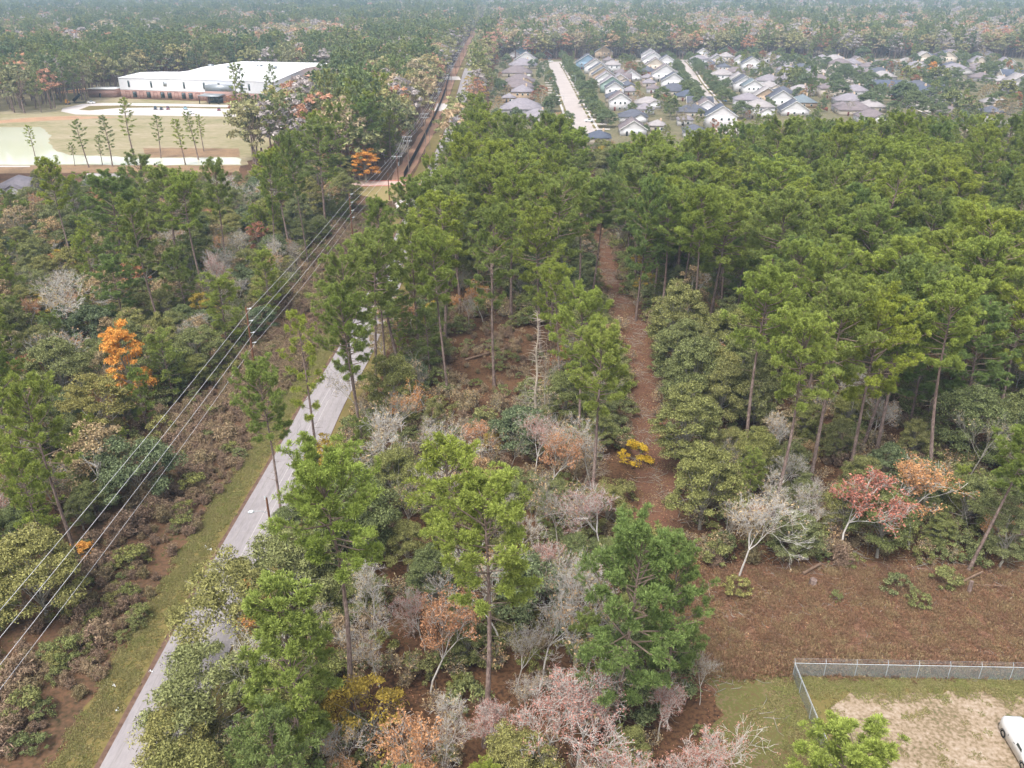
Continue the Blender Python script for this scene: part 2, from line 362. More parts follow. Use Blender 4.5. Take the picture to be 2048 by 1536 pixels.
# trail
TR = smooth_line([(19.5, 60), (19.2, 88), (20.5, 100), (21.6, 115), (23.2, 132), (24.6, 150), (23.9, 173), (23.2, 200), (24.2, 225), (27, 260)], 60)
structure('trail', ribbon(TR, -2.9, 2.6, .014, j0=.75, j1=.75), M['litter'])
# clearing by the fence, the sandy yard inside the fence, grass outside
sheet('clearing', [(20, 77), (28, 80), (40, 80.5), (55, 79), (75, 78), (110, 80), (110, 60), (29, 61), (20, 58), (17, 66)], .022, M['clearing'], 1.5, .35)
sheet('grass_strip', [(20, 63.5), (28.6, 62.2), (28.4, 30), (20, 30), (18, 45), (19, 55)], .028, noisy('strip_grass', [lin(98, 76, 58), lin(104, 88, 58), lin(96, 98, 52), lin(120, 104, 76), lin(98, 76, 60)], .16, scale2=3.0, mix2=.45, detail=12), 1.0, .8)
FX, FY = at(1585, 1354)
sheet('yard', [(FX + .2, FY), (110, FY - 1), (110, 20), (FX - .1, 20)], .034, M['sand'])
sheet('yard_grass', [(FX + .3, FY - .1), (110, FY - 1.1), (110, FY - 2.4), (50, FY - 2.2), (FX + 5, FY - 2.0), (FX + 2.6, FY - 4), (FX + 1.6, FY - 9), (FX + .2, FY - 12)], .040, M['verge'], .8, .25)
# school land
sheet('field', [at(0, 205), at(110, 203), at(240, 190), at(560, 200), at(640, 180), at(700, 150), at(600, 120), at(250, 130), at(120, 150), at(60, 170), (-560, 700), (-560, 330), (-300, 322), (-108, 318), (-104, 345), at(560, 260), at(560, 230), (-150, 470)][:0] or
      [(-560, 322), (-108, 318), (-103, 350), (-112, 420), (-128, 490), (-150, 540), (-150, 600), (-170, 640), (-330, 655), (-420, 560), (-560, 520)], .02, M['field'], 6, 1.2)
sheet('pond', [at(-200, 255), at(80, 254), at(98, 268), at(100, 285), at(108, 300), at(140, 310), at(300, 316), at(478, 315), at(482, 330), at(250, 330), at(120, 329), at(-300, 333)], .03, M['water'], 4, .5)
sheet('pond_bank', [at(-300, 333.5), at(120, 330), at(250, 330.5), at(482, 331), at(480, 345), at(230, 345), at(-300, 350)], .026, M['bank'], 4, .4)
sheet('far_bank', [at(285, 296), at(478, 297), at(480, 314), at(300, 315)], .026, M['bank'], 4, .5)
sheet('parking_lot', [at(152, 229), at(560, 234.5), at(620, 236), at(640, 214), at(300, 206.5), at(205, 206), at(165, 208), at(125, 217), at(122, 223)], .03, M['concrete'])
sheet('parking_island', [at(158, 219.5), at(178, 212), at(235, 211), at(560, 216), at(560, 219), at(300, 215), at(240, 216), at(180, 221)], .04, M['verge'], 6, .3)
sheet('driveway', [at(-300, 331), at(60, 331.5), at(60, 334), at(-300, 335)], .034, M['concrete'])
sheet('bare_earth', [at(130, 240), at(240, 235), at(150, 232), at(60, 235), at(0, 241), at(0, 246)], .027, M['dirt'], 6, .8)
sheet('playground_mulch', [at(108, 184), at(170, 176), at(178, 183), at(150, 186), at(112, 187)], .027, noisy('mulch', [lin(214, 160, 120), lin(226, 180, 140)], .5), 3, .3)
sheet('access_road', [at(596, 150), at(640, 136), at(720, 136), at(760, 150), at(700, 142), at(640, 145), at(612, 152)], .03, M['concrete'])
sheet('grass_patch', [at(770, 402), at(835, 402), at(850, 372), at(700, 372), at(700, 385)], .024, noisy('yellow_grass', [lin(126, 118, 72), lin(150, 136, 92), lin(140, 116, 84)], .3, scale2=2), 1.5, .3)
sheet('side_road', [at(690, 373), at(845, 370), at(850, 362), at(690, 363)], .036, noisy('pink_concrete', [lin(186, 158, 146), lin(200, 178, 168)], .2, scale2=2))
g = Geo(); 
for (a, b) in ((at(690, 373.5), at(845, 370.6)), (at(690, 362.8), at(845, 361.6))): segs(g, [(a[0], a[1], .06)], [(b[0], b[1], .06)], .16, .16, 4)
structure('kerb', g, M['kerb_red'])
FPt = smooth_line([at(790, 425), at(793, 412), at(800, 404), at(812, 399), at(830, 398)], 16)
structure('footpath', ribbon(FPt, -.9, .9, .045), M['concrete'])
structure('cleared_strip', ribbon(RL[(RL[:, 1] > 270)], -11.5, -5, .016, j0=.5, j1=.4), noisy('pinkish_earth', [lin(132, 100, 84), lin(158, 122, 102), lin(150, 132, 96)], .1, scale2=1))
for (x0, y0, x1, y1) in ((868, 207, 905, 222), (888, 153, 922, 160)):
    sheet('forecourt', [at(x0, y1), at(x1, y1), at(x1 - 4, y0), at(x0 + 6, y0)], .052, M['concrete'])
# neighbourhood
sheet('lawn', [(-14, 372), (100, 366), (330, 372), (520, 520), (560, 900), (330, 960), (120, 900), (-14, 850)], .02, M['lawn'], 12, 2)
SA = smooth_line([(35.2, 380), (35.4, 420), (36.2, 520), (37.6, 650), (38.9, 800), (39, 835)], 40)
SB = smooth_line([(106, 400), (112, 460), (122, 540), (134, 640), (148, 740), (162, 860)], 40)
SCc = smooth_line([(228, 395), (236, 470), (248, 560), (262, 700), (268, 900)], 40)
SD = smooth_line([(38, 838), (100, 850), (165, 862), (268, 870), (400, 860)], 40)
SE = smooth_line([(228, 440), (300, 452), (380, 470)], 20)
def street(C, w):
    structure('grass_verge', ribbon(C, -w - 4.2, w + 4.2, .028, j0=.3, j1=.3), M['verge'])
    g = ribbon(C, w + 1.6, w + 2.9, .034); ribbon(C, -w - 2.9, -w - 1.6, .034, g); structure('pavement', g, M['concrete'])
    structure('road', ribbon(C, -w, w, .05), M['street'])
    g = Geo()
    for s in (-1, 1):
        o = s * w; ribbon(C, min(o, o + s * .18), max(o, o + s * .18), .16, g); ribbon(C, o - .001, o + .001, .03, g, zz=.16)
    structure('kerb', g, M['concrete'])
for C, w in ((SA, 4.8), (SB, 4.6), (SCc, 4.4), (SD, 4.4), (SE, 4.2)): street(C, w)
g = Geo()
for y in np.arange(395, 830, 7.0):
    x = float(np.interp(y, SA[:, 1], SA[:, 0])); g.add([(x - 4.7, y, .056), (x + 4.7, y, .056), (x + 4.7, y + .12, .056), (x - 4.7, y + .12, .056)], [(0, 1, 2), (0, 2, 3)])
structure('road_joints', g, plain('street_joint_seal', lin(160, 150, 146)))
for i, y in enumerate(np.arange(420, 800, 17.0)):
    x = float(np.interp(y, SA[:, 1], SA[:, 0]))
    sheet('driveway', [(x + 4.7, y), (x + 13, y), (x + 13, y + 3.4), (x + 4.7, y + 3.4)], .058, M['concrete'])
    if y > 520: sheet('driveway', [(x - 13, y + 6), (x - 4.7, y + 6), (x - 4.7, y + 9.4), (x - 13, y + 9.4)], .058, M['concrete'])

# ------------------------------------------------------------------ tree prototypes
def pine_geo(H=28, cb=.52, Rc=4.2, nb=56, sub=7, tf=4, blades=11, size=.42, width=.075, dead=6, lean=None, flat=.5, twigs=True, jit=.13):
    """returns (trunk geometry, crown geometry)"""
    gt, gc = Geo(), Geo()
    lean = rng.normal(0, .012 * H, 2) if lean is None else lean
    zs = np.linspace(0, 1, 10); cur = rng.normal(0, .012, 2)
    path = np.stack([lean[0] * zs ** 1.3 + cur[0] * H * np.sin(zs * 3), lean[1] * zs ** 1.3 + cur[1] * H * np.sin(zs * 2.4), zs * H * .985], 1)
    r0 = H * .0095; rad = r0 * (1 - zs) ** .75 + .03; rad[0] *= 1.25
    polyline(gt, path, rad, 8)
    tp = lambda t: np.array([np.interp(t, zs, path[:, k]) for k in range(3)])
    C, D = [], []; az = rng.uniform(0, 6.28)
    S0, S1, A0, A1 = [], [], [], []
    for i in range(nb):
        t = i / nb; h = cb + (1 - cb) * (t ** .9) * .985; az += 2.4 + rng.normal(0, .35)
        prof = math.sqrt(max(0, 1 - max(0, (t - .3) / .74) ** 2.6)) * (.5 + .5 * min(1, t / .3))
        Lb = Rc * prof * rng.uniform(.45, 1.22) + .35; el = R(4 + 46 * t + rng.normal(0, 9))
        o = tp(h); d = np.array([math.cos(az) * math.cos(el), math.sin(az) * math.cos(el), math.sin(el)])
        m = o + d * Lb * .55 + np.array([0, 0, -.04 * Lb]); e = o + d * Lb + np.array([0, 0, .10 * Lb])
        rb = .018 * Lb + .02
        S0 += [o, m]; S1 += [m, e]; A0 += [rb, rb * .65]; A1 += [rb * .65, rb * .3]
        for k in range(sub):
            f = rng.uniform(.5, 1.0) if k else 1.0
            b = (o + (m - o) * f / .55) if f < .55 else (m + (e - m) * (f - .55) / .45)
            dd = norm(d + np.array([rng.normal(0, .75), rng.normal(0, .75), rng.uniform(-.1, .75)])); ln = rng.uniform(.35, .95) * (.35 + .16 * Lb)
            q = b + dd * ln
            if twigs: S0.append(b); S1.append(q); A0.append(.022); A1.append(.012)
            for _ in range(tf):
                w = rng.uniform(.55, 1.1) if jit > .1 else rng.uniform(.92, 1.08); C.append(b + (q - b) * w + rng.normal(0, jit + .015 * Lb, 3) * np.array([1, 1, .55])); D.append(norm(dd * .8 + np.array([0, 0, flat])))
    for k in range(dead):
        h = cb - rng.uniform(.01, .25); az = rng.uniform(0, 6.28); o = tp(h); Lb = rng.uniform(.6, 2.4)
        d = np.array([math.cos(az), math.sin(az), rng.uniform(-.2, .3)]); S0.append(o); S1.append(o + d * Lb); A0.append(.04); A1.append(.012)
    segs(gt, S0, S1, A0, A1, 3, 1)
    tufts(gc, np.array(C), np.array(D), size, blades, width)
    return gt, gc
def oak_geo(H=13, Rc=4.6, clumps=84, per=410, size=.092, base=.12, limbs=7, elong=1.5, drop=1.0, gap=1.0):
    """broadleaf crown of many leafy clumps on limbs"""
    gt, gc = Geo(), Geo(); zb = H * base
    polyline(gt, [(0, 0, 0), (rng.normal(0, .1), rng.normal(0, .1), zb * .5), (rng.normal(0, .15), rng.normal(0, .15), zb)], [H * .022, H * .018, H * .016], 7)
    P, Nn = [], []; S0, S1, A0, A1 = [], [], [], []
    lz = rng.uniform(0, 6.28)
    for i in range(clumps):
        u = rng.uniform(-.35, 1.0) if i % 4 else rng.uniform(.4, 1); th = rng.uniform(0, 6.28); rr = math.sqrt(max(0, 1 - u * u)) if u > 0 else 1 + .3 * u
        k = rng.uniform(.45, 1.0) ** .5; lob = 1 + .16 * math.sin(3 * th + lz) + .1 * math.sin(5 * th + 2 * lz)
        c = np.array([math.cos(th) * rr * Rc * k * lob, math.sin(th) * rr * Rc * k * lob, zb + (H - zb) * (.34 + .62 * u * k) * drop])
        cr = rng.uniform(.4, 1.1) * Rc * .25; n = int(per * rng.uniform(.6, 1.3))
        d = norm(rng.normal(0, 1, (n, 3))); d[:, 2] = np.abs(d[:, 2]) * .9 - .25
        P.append(c + d * cr * np.array([1.1, 1.1, .9]) * rng.uniform(.4, 1.25, (n, 1))); Nn.append(norm(d + np.array([0, 0, .6])))
        if i % 3 == 0:
            o = np.array([0, 0, zb + (H - zb) * rng.uniform(0, .35)]); m = o + (c - o) * .55 + rng.normal(0, .25, 3)
            S0 += [o, m]; S1 += [m, c]; A0 += [H * .006, H * .0035]; A1 += [H * .0035, .012]
            for _ in range(4):
                S0.append(c); S1.append(c + rng.normal(0, .55, 3) * cr); A0.append(.02); A1.append(.008)
    segs(gt, S0, S1, A0, A1, 4)
    leaves(gc, np.concatenate(P), np.concatenate(Nn), size, elong=elong)
    return gt, gc
def bare_geo(H=14, spread=.55, levels=5, leaf=0.0, lsize=.14, split=3, r0=None, up=.35, twig=.012, first=.32, cluster=3):
    """leafless branching tree, optionally with leaves left on its twigs"""
    gt, gc = Geo(), Geo(); r0 = r0 or H * .011
    S0, S1, A0, A1, tips = [], [], [], [], []
    def grow(p, d, L, r, lv):
        n = 3; q = p
        for k in range(n):
            d = norm(d + rng.normal(0, .13 + .03 * lv, 3) + np.array([0, 0, .05 * up])); e = q + d * L / n; r2 = max(r * (.88 if lv else .86), twig)
            S0.append(q); S1.append(e); A0.append(r); A1.append(r2); q = e; r = r2
            if lv and lv < levels and rng.random() < .55:
                side(q, d, L * .55, r * .55, lv + 1)
        if lv < levels:
            for _ in range(split if lv else split + 1): side(q, d, L * rng.uniform(.55, .8), r * .68, lv + 1)
        if lv >= levels - 1: tips.append((q, d))
    def side(p, d, L, r, lv):
        a = rng.normal(0, 1, 3); a = norm(a - d * np.dot(a, d)); dd = norm(d + a * spread * rng.uniform(.6, 1.5) + np.array([0, 0, up * .5]))
        grow(p, dd, L, max(r, twig), lv)
    d0 = norm(np.array([rng.normal(0, .07), rng.normal(0, .07), 1.0])); grow(np.zeros(3), d0, H * first, r0, 0)
    k = np.array(A0) > .05; S0, S1, A0, A1 = map(np.array, (S0, S1, A0, A1))
    sc = H / max(S1[:, 2].max(), .1); S0 = S0 * sc; S1 = S1 * sc
    if k.any(): segs(gt, S0[k], S1[k], A0[k], A1[k], 6)
    segs(gt, S0[~k], S1[~k], A0[~k], A1[~k], 3)
    if leaf > 0:
        tp = np.array([t[0] for t in tips]) * sc; td = np.array([t[1] for t in tips]); n = int(len(tp) * leaf)
        idx = rng.choice(len(tp), n); C = np.repeat(tp[idx], cluster, 0) + rng.normal(0, .16, (n * cluster, 3)); leaves(gc, C, rng.normal(0, 1, C.shape) + [0, 0, .8], lsize, elong=1.2)
        return gt, gc
    return gt, None
def shrub_geo(H=1.6, Rc=1.0, n=900, size=.06, up=.9, stems=26, elong=2.2):
    gt, gc = Geo(), Geo(); S0, S1 = [], []
    for i in range(stems):
        th = rng.uniform(0, 6.28); r = Rc * rng.uniform(.1, .9); S0.append((0, 0, 0)); S1.append((math.cos(th) * r, math.sin(th) * r, H * rng.uniform(.35, 1.15) * math.sqrt(max(.1, 1 - (r / Rc) ** 2 * .7))))
    segs(gt, S0, S1, .018, .008, 3)
    tips = np.array(S1); C = tips[rng.integers(0, stems, n)] * rng.uniform(.35, 1.08, (n, 1)) + rng.normal(0, .10 * Rc, (n, 3)); C[:, 2] = np.abs(C[:, 2])
    leaves(gc, C, norm(C - [0, 0, H * .3]) + rng.normal(0, .8, C.shape), size, elong=elong)
    return gt, gc
PROTO = {}
def proto(kind, fn, count, tmats, cmat, **kw):
    L = []
    for i in range(count):
        gt, gc = fn(**{k: (v(i) if callable(v) else v) for k, v in kw.items()})
        L.append((gt.mesh('trunk', tmats), gc.mesh('crown', [cmat]) if gc is not None else None, gt, gc))
    PROTO[kind] = L
PB = [M['pine_bark'], M['pine_twig']]
proto('pine', pine_geo, 9, PB, M['needles'], H=28, nb=lambda i: 36 + 3 * i, sub=11, tf=4, blades=24, width=.03, dead=16, jit=.11, cb=lambda i: (.5, .56, .46, .62, .54, .48, .66, .52, .58)[i], Rc=lambda i: (5.0, 4.6, 5.5, 4.2, 5.2, 4.8, 4.5, 5.6, 4.9)[i])
proto('pine_bright', pine_geo, 3, PB, M['needles_bright'], H=28, nb=46, sub=11, tf=4, blades=24, width=.03, dead=14, jit=.11, cb=lambda i: (.52, .6, .65)[i], Rc=lambda i: (4.9, 4.6, 4.5)[i])
proto('pine_dark', pine_geo, 2, PB, M['needles_dark'], H=24, cb=.33, Rc=4.9, nb=62, sub=10, tf=4, blades=24, width=.03, jit=.11)
proto('pine_near', pine_geo, 2, PB, M['needles_bright'], H=22, cb=.3, Rc=3.5, nb=52, sub=8, tf=3, blades=34, size=.48, width=.032, flat=.6, jit=.07)
proto('pine_slim', pine_geo, 3, PB, M['needles'], H=26, cb=lambda i: (.42, .5, .36)[i], Rc=lambda i: (2.6, 3.1, 2.3)[i], nb=30, sub=7, tf=3, blades=18, width=.032, dead=16)
proto('pine_low', pine_geo, 3, PB, M['needles'], H=15, cb=.25, Rc=3.0, nb=44, sub=7, tf=3, blades=20, width=.032)
proto('pine_mid', pine_geo, 5, PB, M['needles'], H=27, cb=.5, Rc=4.4, nb=40, sub=5, tf=3, blades=9, size=.6, width=.13)
proto('oak', oak_geo, 5, [M['grey_bark']], M['oak'], Rc=lambda i: (4.6, 4.2, 5.0, 4.0, 4.7)[i], H=lambda i: (13, 14, 12, 15, 13)[i])
proto('oak_olive', oak_geo, 3, [M['pale_bark']], M['olive'], H=11, Rc=4.4, per=330, clumps=66, elong=2.0, size=.088)
proto('live_oak', oak_geo, 3, [M['grey_bark']], M['live_oak'], H=9, Rc=4.8, clumps=60, per=330, size=.12, base=.12)
proto('broad_mid', oak_geo, 4, [M['grey_bark']], M['oak'], H=14, Rc=4.8, clumps=40, per=70, size=.32)
proto('tan_mid', oak_geo, 3, [M['pale_bark']], M['tan_leaf'], H=13, Rc=4.2, clumps=46, per=130, size=.13)
proto('autumn_orange', oak_geo, 2, [M['grey_bark']], M['orange_leaf'], H=12, Rc=3.0, clumps=70, per=170, size=.11)
proto('autumn_rust', oak_geo, 2, [M['grey_bark']], M['rust_leaf'], H=12, Rc=3.6, clumps=40, per=70, size=.17)
proto('yellow_tree', oak_geo, 2, [M['grey_bark']], M['yellow_leaf'], H=8, Rc=3.0, clumps=34, per=110, size=.10)
proto('bare_white', bare_geo, 4, [M['pale_bark']], M['tan_leaf'], H=14, levels=5, leaf=.12)
proto('bare_grey', bare_geo, 3, [M['grey_bark']], M['tan_leaf'], H=12, levels=4, leaf=.25, split=3, lsize=.12)
proto('bare_pink', bare_geo, 3, [M['pale_bark']], M['pink_leaf'], H=12, levels=5, leaf=.6, lsize=.07, spread=.5, cluster=3)
M['apricot_leaf'] = foliage('apricot_leaves', [(.56, .31, .14, 1), (.50, .27, .15, 1), (.60, .30, .10, 1)], .5)
proto('thin_orange', bare_geo, 3, [M['pale_bark']], M['apricot_leaf'], H=11, levels=4, leaf=2.2, lsize=.10, spread=.5)
proto('thin_red', bare_geo, 2, [M['pale_bark']], M['red_leaf'], H=11, levels=4, leaf=1.9, lsize=.11, spread=.5)
proto('dry_shrub', shrub_geo, 3, [M['brown_bark']], M['dry_leaf'], H=1.9, Rc=1.3, n=2000, size=.055, elong=2.8, stems=40)
proto('green_shrub', oak_geo, 3, [M['brown_bark']], M['oak'], H=2.6, Rc=1.7, clumps=26, per=90, size=.085, base=.05)
proto('yellow_bush', oak_geo, 1, [M['grey_bark']], foliage('bright_yellow_leaves', [(.72, .50, .05, 1), (.70, .50, .06, 1)], .4), H=3.2, Rc=1.9, clumps=26, per=110, size=.085, base=.05)
proto('orange_bush', oak_geo, 1, [M['grey_bark']], M['orange_leaf'], H=2.2, Rc=1.6, clumps=20, per=80, size=.08, base=.05)
print('prototypes built')

# ------------------------------------------------------------------ placing trees as things
LANDMARKS = [("the long white metal building", 400, 165), ("the orange tree beside the side road", 725, 330), ("the dead snag", 1070, 660), ("the red tree by the clearing", 1720, 1020), ("the chain link fence corner", 1588, 1335), ("the white van", 2010, 1480),
    ("the brown four wire pole", 500, 680), ("the orange tree left of the wires", 245, 660), ("the pale green pond", 50, 290), ("the yellow bush beside the trail", 1270, 905), ("the steep white gabled house", 1268, 245), ("the frosty pink bottom trees", 1120, 1400),
    ("the black cloth fence start", 812, 350), ("the far trail end", 1200, 480), ("the roadside lamp pole", 535, 1010), ("the bright tufted bottom pine", 560, 1300), ("the orange tree by the clearing", 1850, 1020), ("the white sprawling bare tree", 60, 590), ("the white navy roofed house", 1845, 190),
    ("the yellow tree near the road", 645, 880), ("the straight residential street", 1140, 200), ("the pinkish tree beside the trail", 1180, 1010), ("the grey roofed house by the pond", 20, 350), ("the brick shed", 200, 180), ("the blue gabled house", 1176, 130), ("the tan two storey house", 1045, 195),
    ("the big white house by pines", 1444, 250), ("the tan dormered house", 1535, 205), ("the cream pyramid roofed house", 1671, 190), ("the large cream hipped house", 1640, 105), ("the bright cream house", 1905, 118), ("the long navy right roof", 2034, 155), ("the domed bright pine", 1745, 440),
    ("the three tiered yellow green pine", 1605, 740), ("the wide forked pine", 1830, 620), ("the large olive trailside tree", 1370, 600), ("the bright spreading left pine", 375, 400), ("the golden brown left trees", 60, 430), ("the very tall bare stemmed pine", 600, 330), ("the broad dark bottom pine", 1250, 1150), ("the dark round corridor tree", 260, 930),
    ("the trail's grey limbed pine", 1085, 470), ("the bright rounded pine", 1170, 620), ("the white tree, bottom centre", 1085, 1200), ("the long limbed bottom pine", 960, 1080), ("the log pile", 1940, 1165), ("the right edge bright pine", 2010, 540)]
ORD = ['nearest'] + [w + ' nearest' for w in 'second third fourth fifth sixth seventh eighth ninth tenth eleventh twelfth thirteenth fourteenth fifteenth sixteenth seventeenth eighteenth nineteenth twentieth'.split()] + ['%s nearest' % w for w in 'twenty-first twenty-second twenty-third twenty-fourth twenty-fifth twenty-sixth twenty-seventh twenty-eighth twenty-ninth thirtieth'.split()]
AUTO = []        # (object, noun phrase) waiting for a label built from its nearest landmark
NOUN = dict(pine='tall green pine', pine_bright='tall yellow green pine', pine_dark='broad dark green pine', pine_near='bright green pine with tufted boughs', pine_slim='slim open pine', pine_low='young low pine',
    pine_mid='far green pine', oak='dense leafy green broadleaf tree', oak_olive='pale olive leaved tree', live_oak='dark green live oak', broad_mid='far rounded broadleaf tree', tan_mid='far tan leaved tree',
    autumn_orange='orange leaved tree', autumn_rust='rust red tree', yellow_tree='small yellow tree', bare_white='leafless white branched tree', bare_grey='leafless grey tree', bare_pink='pinkish thin leaved bare tree',
    thin_orange='sparse orange leaved tree', thin_red='sparse red leaved tree', dry_shrub='fluffy dry brown shrub', green_shrub='low green bush', yellow_bush='yellow bush', orange_bush='orange bush')
NAME = dict(pine='pine_tree', pine_bright='pine_tree', pine_dark='pine_tree', pine_near='pine_tree', pine_slim='pine_tree', pine_low='pine_tree', pine_mid='pine_tree', oak='broadleaf_tree', oak_olive='broadleaf_tree', live_oak='live_oak_tree',
    broad_mid='broadleaf_tree', tan_mid='broadleaf_tree', autumn_orange='autumn_tree', autumn_rust='autumn_tree', yellow_tree='autumn_tree', bare_white='bare_tree', bare_grey='bare_tree', bare_pink='bare_tree', thin_orange='autumn_tree', thin_red='autumn_tree',
    dry_shrub='dry_shrub', green_shrub='bush', yellow_bush='bush', orange_bush='bush')
PH = dict(pine=28, pine_bright=28, pine_dark=24, pine_near=22, pine_slim=26, pine_low=15, pine_mid=27, oak=13.4, oak_olive=11, live_oak=9, broad_mid=14, tan_mid=13, autumn_orange=12, autumn_rust=12, yellow_tree=8, bare_white=14, bare_grey=12, bare_pink=12, thin_orange=11, thin_red=11, dry_shrub=1.9, green_shrub=2.6, yellow_bush=3.2, orange_bush=2.2)
TREES = []       # (x, y, crown radius) of everything placed
def plant(kind, x, y, h, wide=1.0, label=None, var=None, rz=None, tilt=0.0, group=None):
    P = PROTO[kind]; v = P[var if var is not None else rng.integers(len(P))]; s = h / PH[kind]
    nm = NAME[kind]; cat = {'bush': 'bush', 'dry_shrub': 'shrub'}.get(nm, 'tree')
    o = thing(nm, label, cat, (x, y, -.05), 0, group or {'pine_tree': 'pine trees of the woods', 'broadleaf_tree': 'leafy broadleaf trees', 'live_oak_tree': 'live oaks of the neighbourhood', 'autumn_tree': 'trees in autumn colour', 'bare_tree': 'bare winter trees', 'dry_shrub': 'dry shrubs under the wires', 'bush': 'low green bushes'}[nm])
    o.scale = (s * wide, s * wide, s); o.rotation_euler = (rng.normal(0, .042) + tilt, rng.normal(0, .042), rng.uniform(0, 6.28) if rz is None else rz)
    link('trunk', v[0], o)
    if v[1] is not None: link('crown', v[1], o)
    TREES.append((x, y))
    if label is None:
        u, w = pix(x, y, h * .75); AUTO.append((o, NOUN[kind], u, w))
    return o
def plant_top(kind, tx, ty, h, wide=1.0, label=None, **kw):
    x, y = at(tx, ty, h); return plant(kind, x, y, h, wide, label, **kw)

